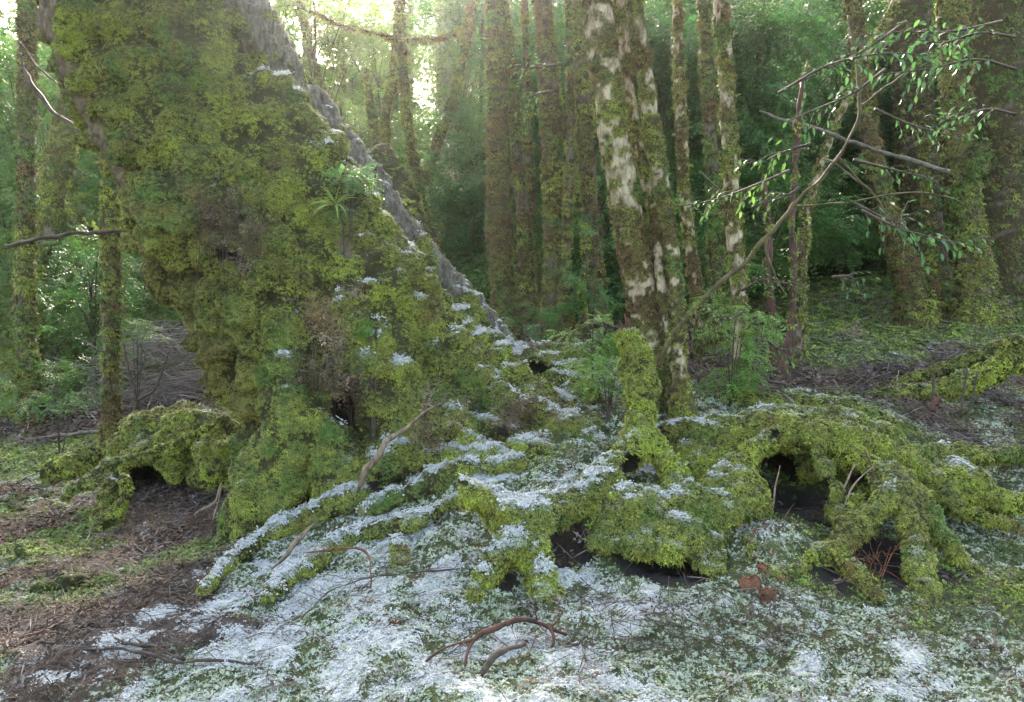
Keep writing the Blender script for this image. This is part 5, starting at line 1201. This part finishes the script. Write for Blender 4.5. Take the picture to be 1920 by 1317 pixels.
stick('driftwood_stub', 'short broken bare limb on the litter at right', [(1728, 790, 12, 7), (1748, 765, 13, 7), (1765, 742, 8, 7)], 'redbark', 'branch', forks=[[(1690, 742, 8, 7.3), (1720, 765, 10, 7.2), (1700, 790, 7, 7.1)]], n_side=4)
def dry_shrub():
    c = (1640, 1082, 4.62); t = empty('dry_shrub', P(*c), 'leafless reddish twiggy shrub before the right hollow', 'shrub')
    for k in range(9):
        a = rng.uniform(-1.2, 1.2); l = rng.uniform(.14, .24); b = P(1635 + rng.normal(0, 10), 1085, 4.62)
        d = np.array([sin(a), rng.normal(0, .3), cos(a)]); m = b + d * l * .5 + rng.normal(0, .02, 3); e = b + d * l + rng.normal(0, .03, 3)
        parts = [tube([np.array([*b, .0035]), np.array([*m, .0028]), np.array([*e, .0012])], .03, 5)]
        for j in range(4):
            u = m + (e - m) * rng.random(); v = u + rng.normal(0, .045, 3) + d * .04; parts.append(tube([np.array([*u, .0018]), np.array([*((u + v) / 2 + rng.normal(0, .008, 3)), .0014]), np.array([*v, .0008])], .03, 4))
        o = link_mesh('twig', mesh_np('twig', *merge(parts)), t, [M['rotwood']]); o['kind'] = 'stuff'
dry_shrub()
for k, (px, py, w, h, ang, lab) in enumerate([(1408, 1098, 50, 40, .3, 'rusty flat bark chunk on the moss, left of three'), (1448, 1078, 70, 26, -.5, 'longest rusty bark chunk slanting on the moss'), (1440, 1118, 40, 34, .1, 'small rusty bark chunk below the other two'), (742, 1185, 26, 48, .1, 'rusty fallen bark roll in the snow at centre')]):
    d = G(px, py) - .05; c = P(px, py, d); sx, sz = w * d / F / 2.6, h * d / F / 2.6
    n = 9; gx, gz = np.meshgrid(np.linspace(-1, 1, n), np.linspace(-1, 1, n), indexing='ij'); gx, gz = gx.ravel(), gz.ravel()
    rr = 1 + .3 * fbm(np.stack([gx * 1.5 + k * 7, gz * 1.5, 0 * gx], -1), 3, 140); X, Z = gx * sx * rr, gz * sz * rr
    Y = -.012 * (1 - gx ** 2) + .012 * fbm(np.stack([gx * 3 + k, gz * 3, 0 * gx], -1), 2, 141)
    V = np.stack([X * cos(ang) - Z * sin(ang), Y - .3 * (X * sin(ang) + Z * cos(ang)) * -1, X * sin(ang) + Z * cos(ang)], -1) + c
    i, j = np.meshgrid(np.arange(n - 1), np.arange(n - 1), indexing='ij'); Fq = np.stack([i * n + j, (i + 1) * n + j, (i + 1) * n + j + 1, i * n + j + 1], -1).reshape(-1, 4)
    Vb = V + np.array([0, .014, 0]); m = len(V)
    rim = [(a, b) for a, b in zip(list(range(0, n - 1)) + [n - 1 + n * a for a in range(n - 1)] + [n * n - 1 - a for a in range(n - 1)] + [n * (n - 1 - a) for a in range(n - 1)], list(range(1, n)) + [n - 1 + n * (a + 1) for a in range(n - 1)] + [n * n - 2 - a for a in range(n - 1)] + [n * (n - 2 - a) for a in range(n - 1)])]
    Fall = np.vstack([Fq, Fq[:, ::-1] + m, np.array([(b, a, a + m, b + m) for a, b in rim])])
    o = link_mesh('bark_chunk', mesh_np('bark_chunk', np.vstack([V, Vb]), Fall), None, [M['rotwood']]); tag(o, lab, 'bark', 'rusty bark chunks')
# loose twigs nobody could count
def twig_mass(name, label, spots, mat):
    parts = []
    for px0, px1, py0, py1, n, L, r0, lift, arc in spots:
        for k in range(n):
            px, py = rng.uniform(px0, px1), rng.uniform(py0, py1); d = G(px, py)
            c = P(px, py, d) + np.array([0, 0, rng.uniform(0, lift)]); a = rng.uniform(0, 2 * pi); l = L * rng.uniform(.4, 1.3)
            dv = np.array([cos(a), sin(a), rng.normal(.0, .22 + arc)]); n_ = 4
            q = [np.array([*(c + dv * l * (t - .5) + np.array([0, 0, arc * l * (.25 - (t - .5) ** 2)]) + rng.normal(0, l * .05, 3)), r0 * (1.1 - .8 * t)]) for t in np.linspace(0, 1, n_)]
            for x in q: x[2] = max(x[2], float(hz(x[0], x[1])[0]) + .004)
            parts.append(tube(q, l / 5, 4))
            for j in range(rng.integers(0, 3)):
                u = q[rng.integers(1, 3)][:3]; v = u + (dv * .3 + rng.normal(0, .35, 3)) * l * .5; parts.append(tube([np.array([*u, r0 * .6]), np.array([*((u + v) / 2 + rng.normal(0, l * .03, 3)), r0 * .45]), np.array([*v, r0 * .25])], l / 4, 4))
    o = link_mesh(name, mesh_np(name, *merge(parts)), None, [M[mat]]); o['kind'] = 'stuff'; o['label'] = label
twig_mass('twigs', 'thin dark fallen twigs scattered over moss and snow', [(1080, 1560, 1120, 1245, 170, .32, .0022, .07, .1), (60, 1000, 1080, 1250, 80, .28, .0022, .04, .1), (830, 1120, 700, 860, 60, .25, .002, .08, .2), (560, 1000, 960, 1100, 45, .25, .0018, .06, .15), (1400, 1700, 960, 1080, 45, .3, .002, .05, .1), (1560, 1900, 1080, 1250, 40, .3, .002, .05, .1), (40, 430, 950, 1190, 60, .25, .0025, .02, .03), (500, 760, 680, 960, 30, .2, .0018, .05, .1)], 'twig')
twig_mass('fallen_twigs', 'grey brown twig litter on the right hillside', [(1500, 1900, 690, 840, 110, .5, .005, .03, .05), (1440, 1880, 560, 720, 90, .6, .007, .03, .03), (1460, 1760, 470, 580, 40, .7, .008, .05, .03), (1250, 1420, 640, 720, 25, .4, .005, .06, .1)], 'greywood')
def brush_pile():
    parts = []; c = P(320, 700, 12.5); gz = float(hz(c[0], c[1])[0])
    for k in range(420):
        a = rng.uniform(0, 2 * pi); x, y = c[0] + rng.normal(0, .55), c[1] + rng.normal(0, .5); hgt = 1.25 * math.exp(-((x - c[0]) ** 2 / 1.1)); z = gz + rng.random() * hgt
        l = rng.uniform(.4, 1.3); dv = np.array([cos(a), sin(a) * .6, rng.normal(-.05, .3)]); b = np.array([x, y, z])
        q = [np.array([*(b + dv * l * (t - .5) + np.array([0, 0, -.3 * l * (t - .5) ** 2]) + rng.normal(0, .03, 3)), .007 * (1.1 - .8 * t)]) for t in np.linspace(0, 1, 4)]
        parts.append(tube(q, l / 5, 4))
    o = link_mesh('brushwood', mesh_np('brushwood', *merge(parts)), None, [M['brushwood']]); o['kind'] = 'stuff'; o['label'] = 'heap of dead grey brown brushwood behind the leaning trunk'
brush_pile()

# ================================================================== plants growing on the leaning trunk
def strap_tuft():
    c = P(628, 385, 6.12); t = empty('strap_leaf_tuft', c, 'tuft of long yellow green strap leaves high on the trunk flank', 'plant')
    M['strap'] = mat_simple('strap_leaf', (.1, .16, .03), (.28, .36, .08), 6, .5, .002)
    for k in range(20):
        az = rng.uniform(0, 2 * pi); el = rng.uniform(.1, 1.3); l = rng.uniform(.13, .26)
        d = np.array([cos(az) * cos(el), -abs(sin(az)) * cos(el) * .8, sin(el)]); s = np.cross(d, [0, -.5, 1]); s /= np.linalg.norm(s); V = []
        for i in range(8):
            u = i / 7; p_ = c + d * l * u + np.array([0, 0, -.55 * l * u * u * (1.2 - .5 * el)]); w = .0085 * (1 - u ** 2.2) + .0006; V += [p_ - s * w, p_ + np.array([0, .003, -.004]), p_ + s * w]
        Fq = [(3 * i + a, 3 * i + 1 + a, 3 * i + 4 + a, 3 * i + 3 + a) for i in range(7) for a in (0, 1)]
        link_mesh('leaf', mesh_np('leaf', V, Fq), t, [M['strap']])
strap_tuft()
def dead_tuft(label, px, py, d, w, h, n, cols, mat='twig', hang=1.0, lit=150, lsize=(.4, .9)):
    c = P(px, py, d); sx, sz = w * d / F / 2, h * d / F / 2
    t = empty('withered_tuft', c, label, 'plant', None); parts = []; n = n // 2
    for k in range(n):
        b = c + np.array([rng.uniform(-1, 1) * sx, rng.normal(0, .03), rng.uniform(-.5, 1) * sz * .8]); l = rng.uniform(.3, 1.) * sz * 1.2
        dv = np.array([rng.normal(0, .5), -.5 + rng.normal(0, .2), rng.normal(.1, .4)])
        e = b + dv * l * .6 + np.array([0, 0, -hang * l]); parts.append(tube([np.array([*b, .0022]), np.array([*(b + dv * l * .5), .0018]), np.array([*e, .0008])], .05, 4))
    o = link_mesh('stems', mesh_np('stems', *merge(parts)), t, [M[mat]]); o['kind'] = 'stuff'
    k_ = rng.normal(0, 1, (7, 3)) * np.array([sx * .6, .03, sz * .55]); lit = int(lit * .8)
    p = c + k_[rng.integers(0, 7, lit)] + rng.normal(0, 1, (lit, 3)) * np.array([sx * .2, .03, sz * .28]) + np.array([0, -.03, 0])
    p[:, 2] -= rng.random(lit) ** 2 * sz * .5
    cc = np.array(cols)[rng.integers(0, len(cols), lit)] * rng.uniform(.3, .9, (lit, 1))
    scatter('dead_leaves', p, frames(np.array([0, -1.0, .4]) + rng.normal(0, .5, p.shape), np.array([0, 0, -1.0]) + rng.normal(0, .7, p.shape)), rng.uniform(*lsize, lit), cc, LITTER, t)
BR = [(.1, .05, .03), (.16, .1, .07), (.04, .025, .018), (.28, .22, .17)]
dead_tuft('dark withered brown tuft hanging under the burl', 425, 425, 5.86, 125, 150, 90, BR, 'twig', 1.2, 260)
dead_tuft('straw coloured withered tuft in the middle of the leaning trunk', 605, 590, 5.95, 110, 90, 80, [(.3, .2, .1), (.2, .12, .06), (.4, .32, .22)], 'palewood', .4, 200)
dead_tuft('hanging tangle of dead rootlets below the straw coloured tuft', 615, 690, 5.85, 130, 80, 90, BR, 'greywood', 1.2, 160)
dead_tuft('dark twiggy tangle on the mossy flank', 965, 755, 6.0, 150, 60, 70, BR, 'twig', .5, 120)
dead_tuft('brown tuft of dead roots beside the pale bare root', 815, 800, 5.75, 80, 80, 50, BR, 'twig', .8, 90)
def moss_ball():
    b = Body(.012, .03); b.ell(P(172, 205, 6.25), (.035, .035, .045), 'ball'); b.ell(P(172, 222, 6.27), (.025, .025, .03), 'ball')
    t = empty('moss_ball', P(172, 210, 6.25), 'bright green moss ball on the bare bark at upper left', 'moss')
    c = P(172, 210, 6.25); body_thing(t, b, c - .12, c + .12, {}, 6000, .01, 20, 0, 1.0, -.3, CUSH, size=(.6, 1.))
moss_ball()
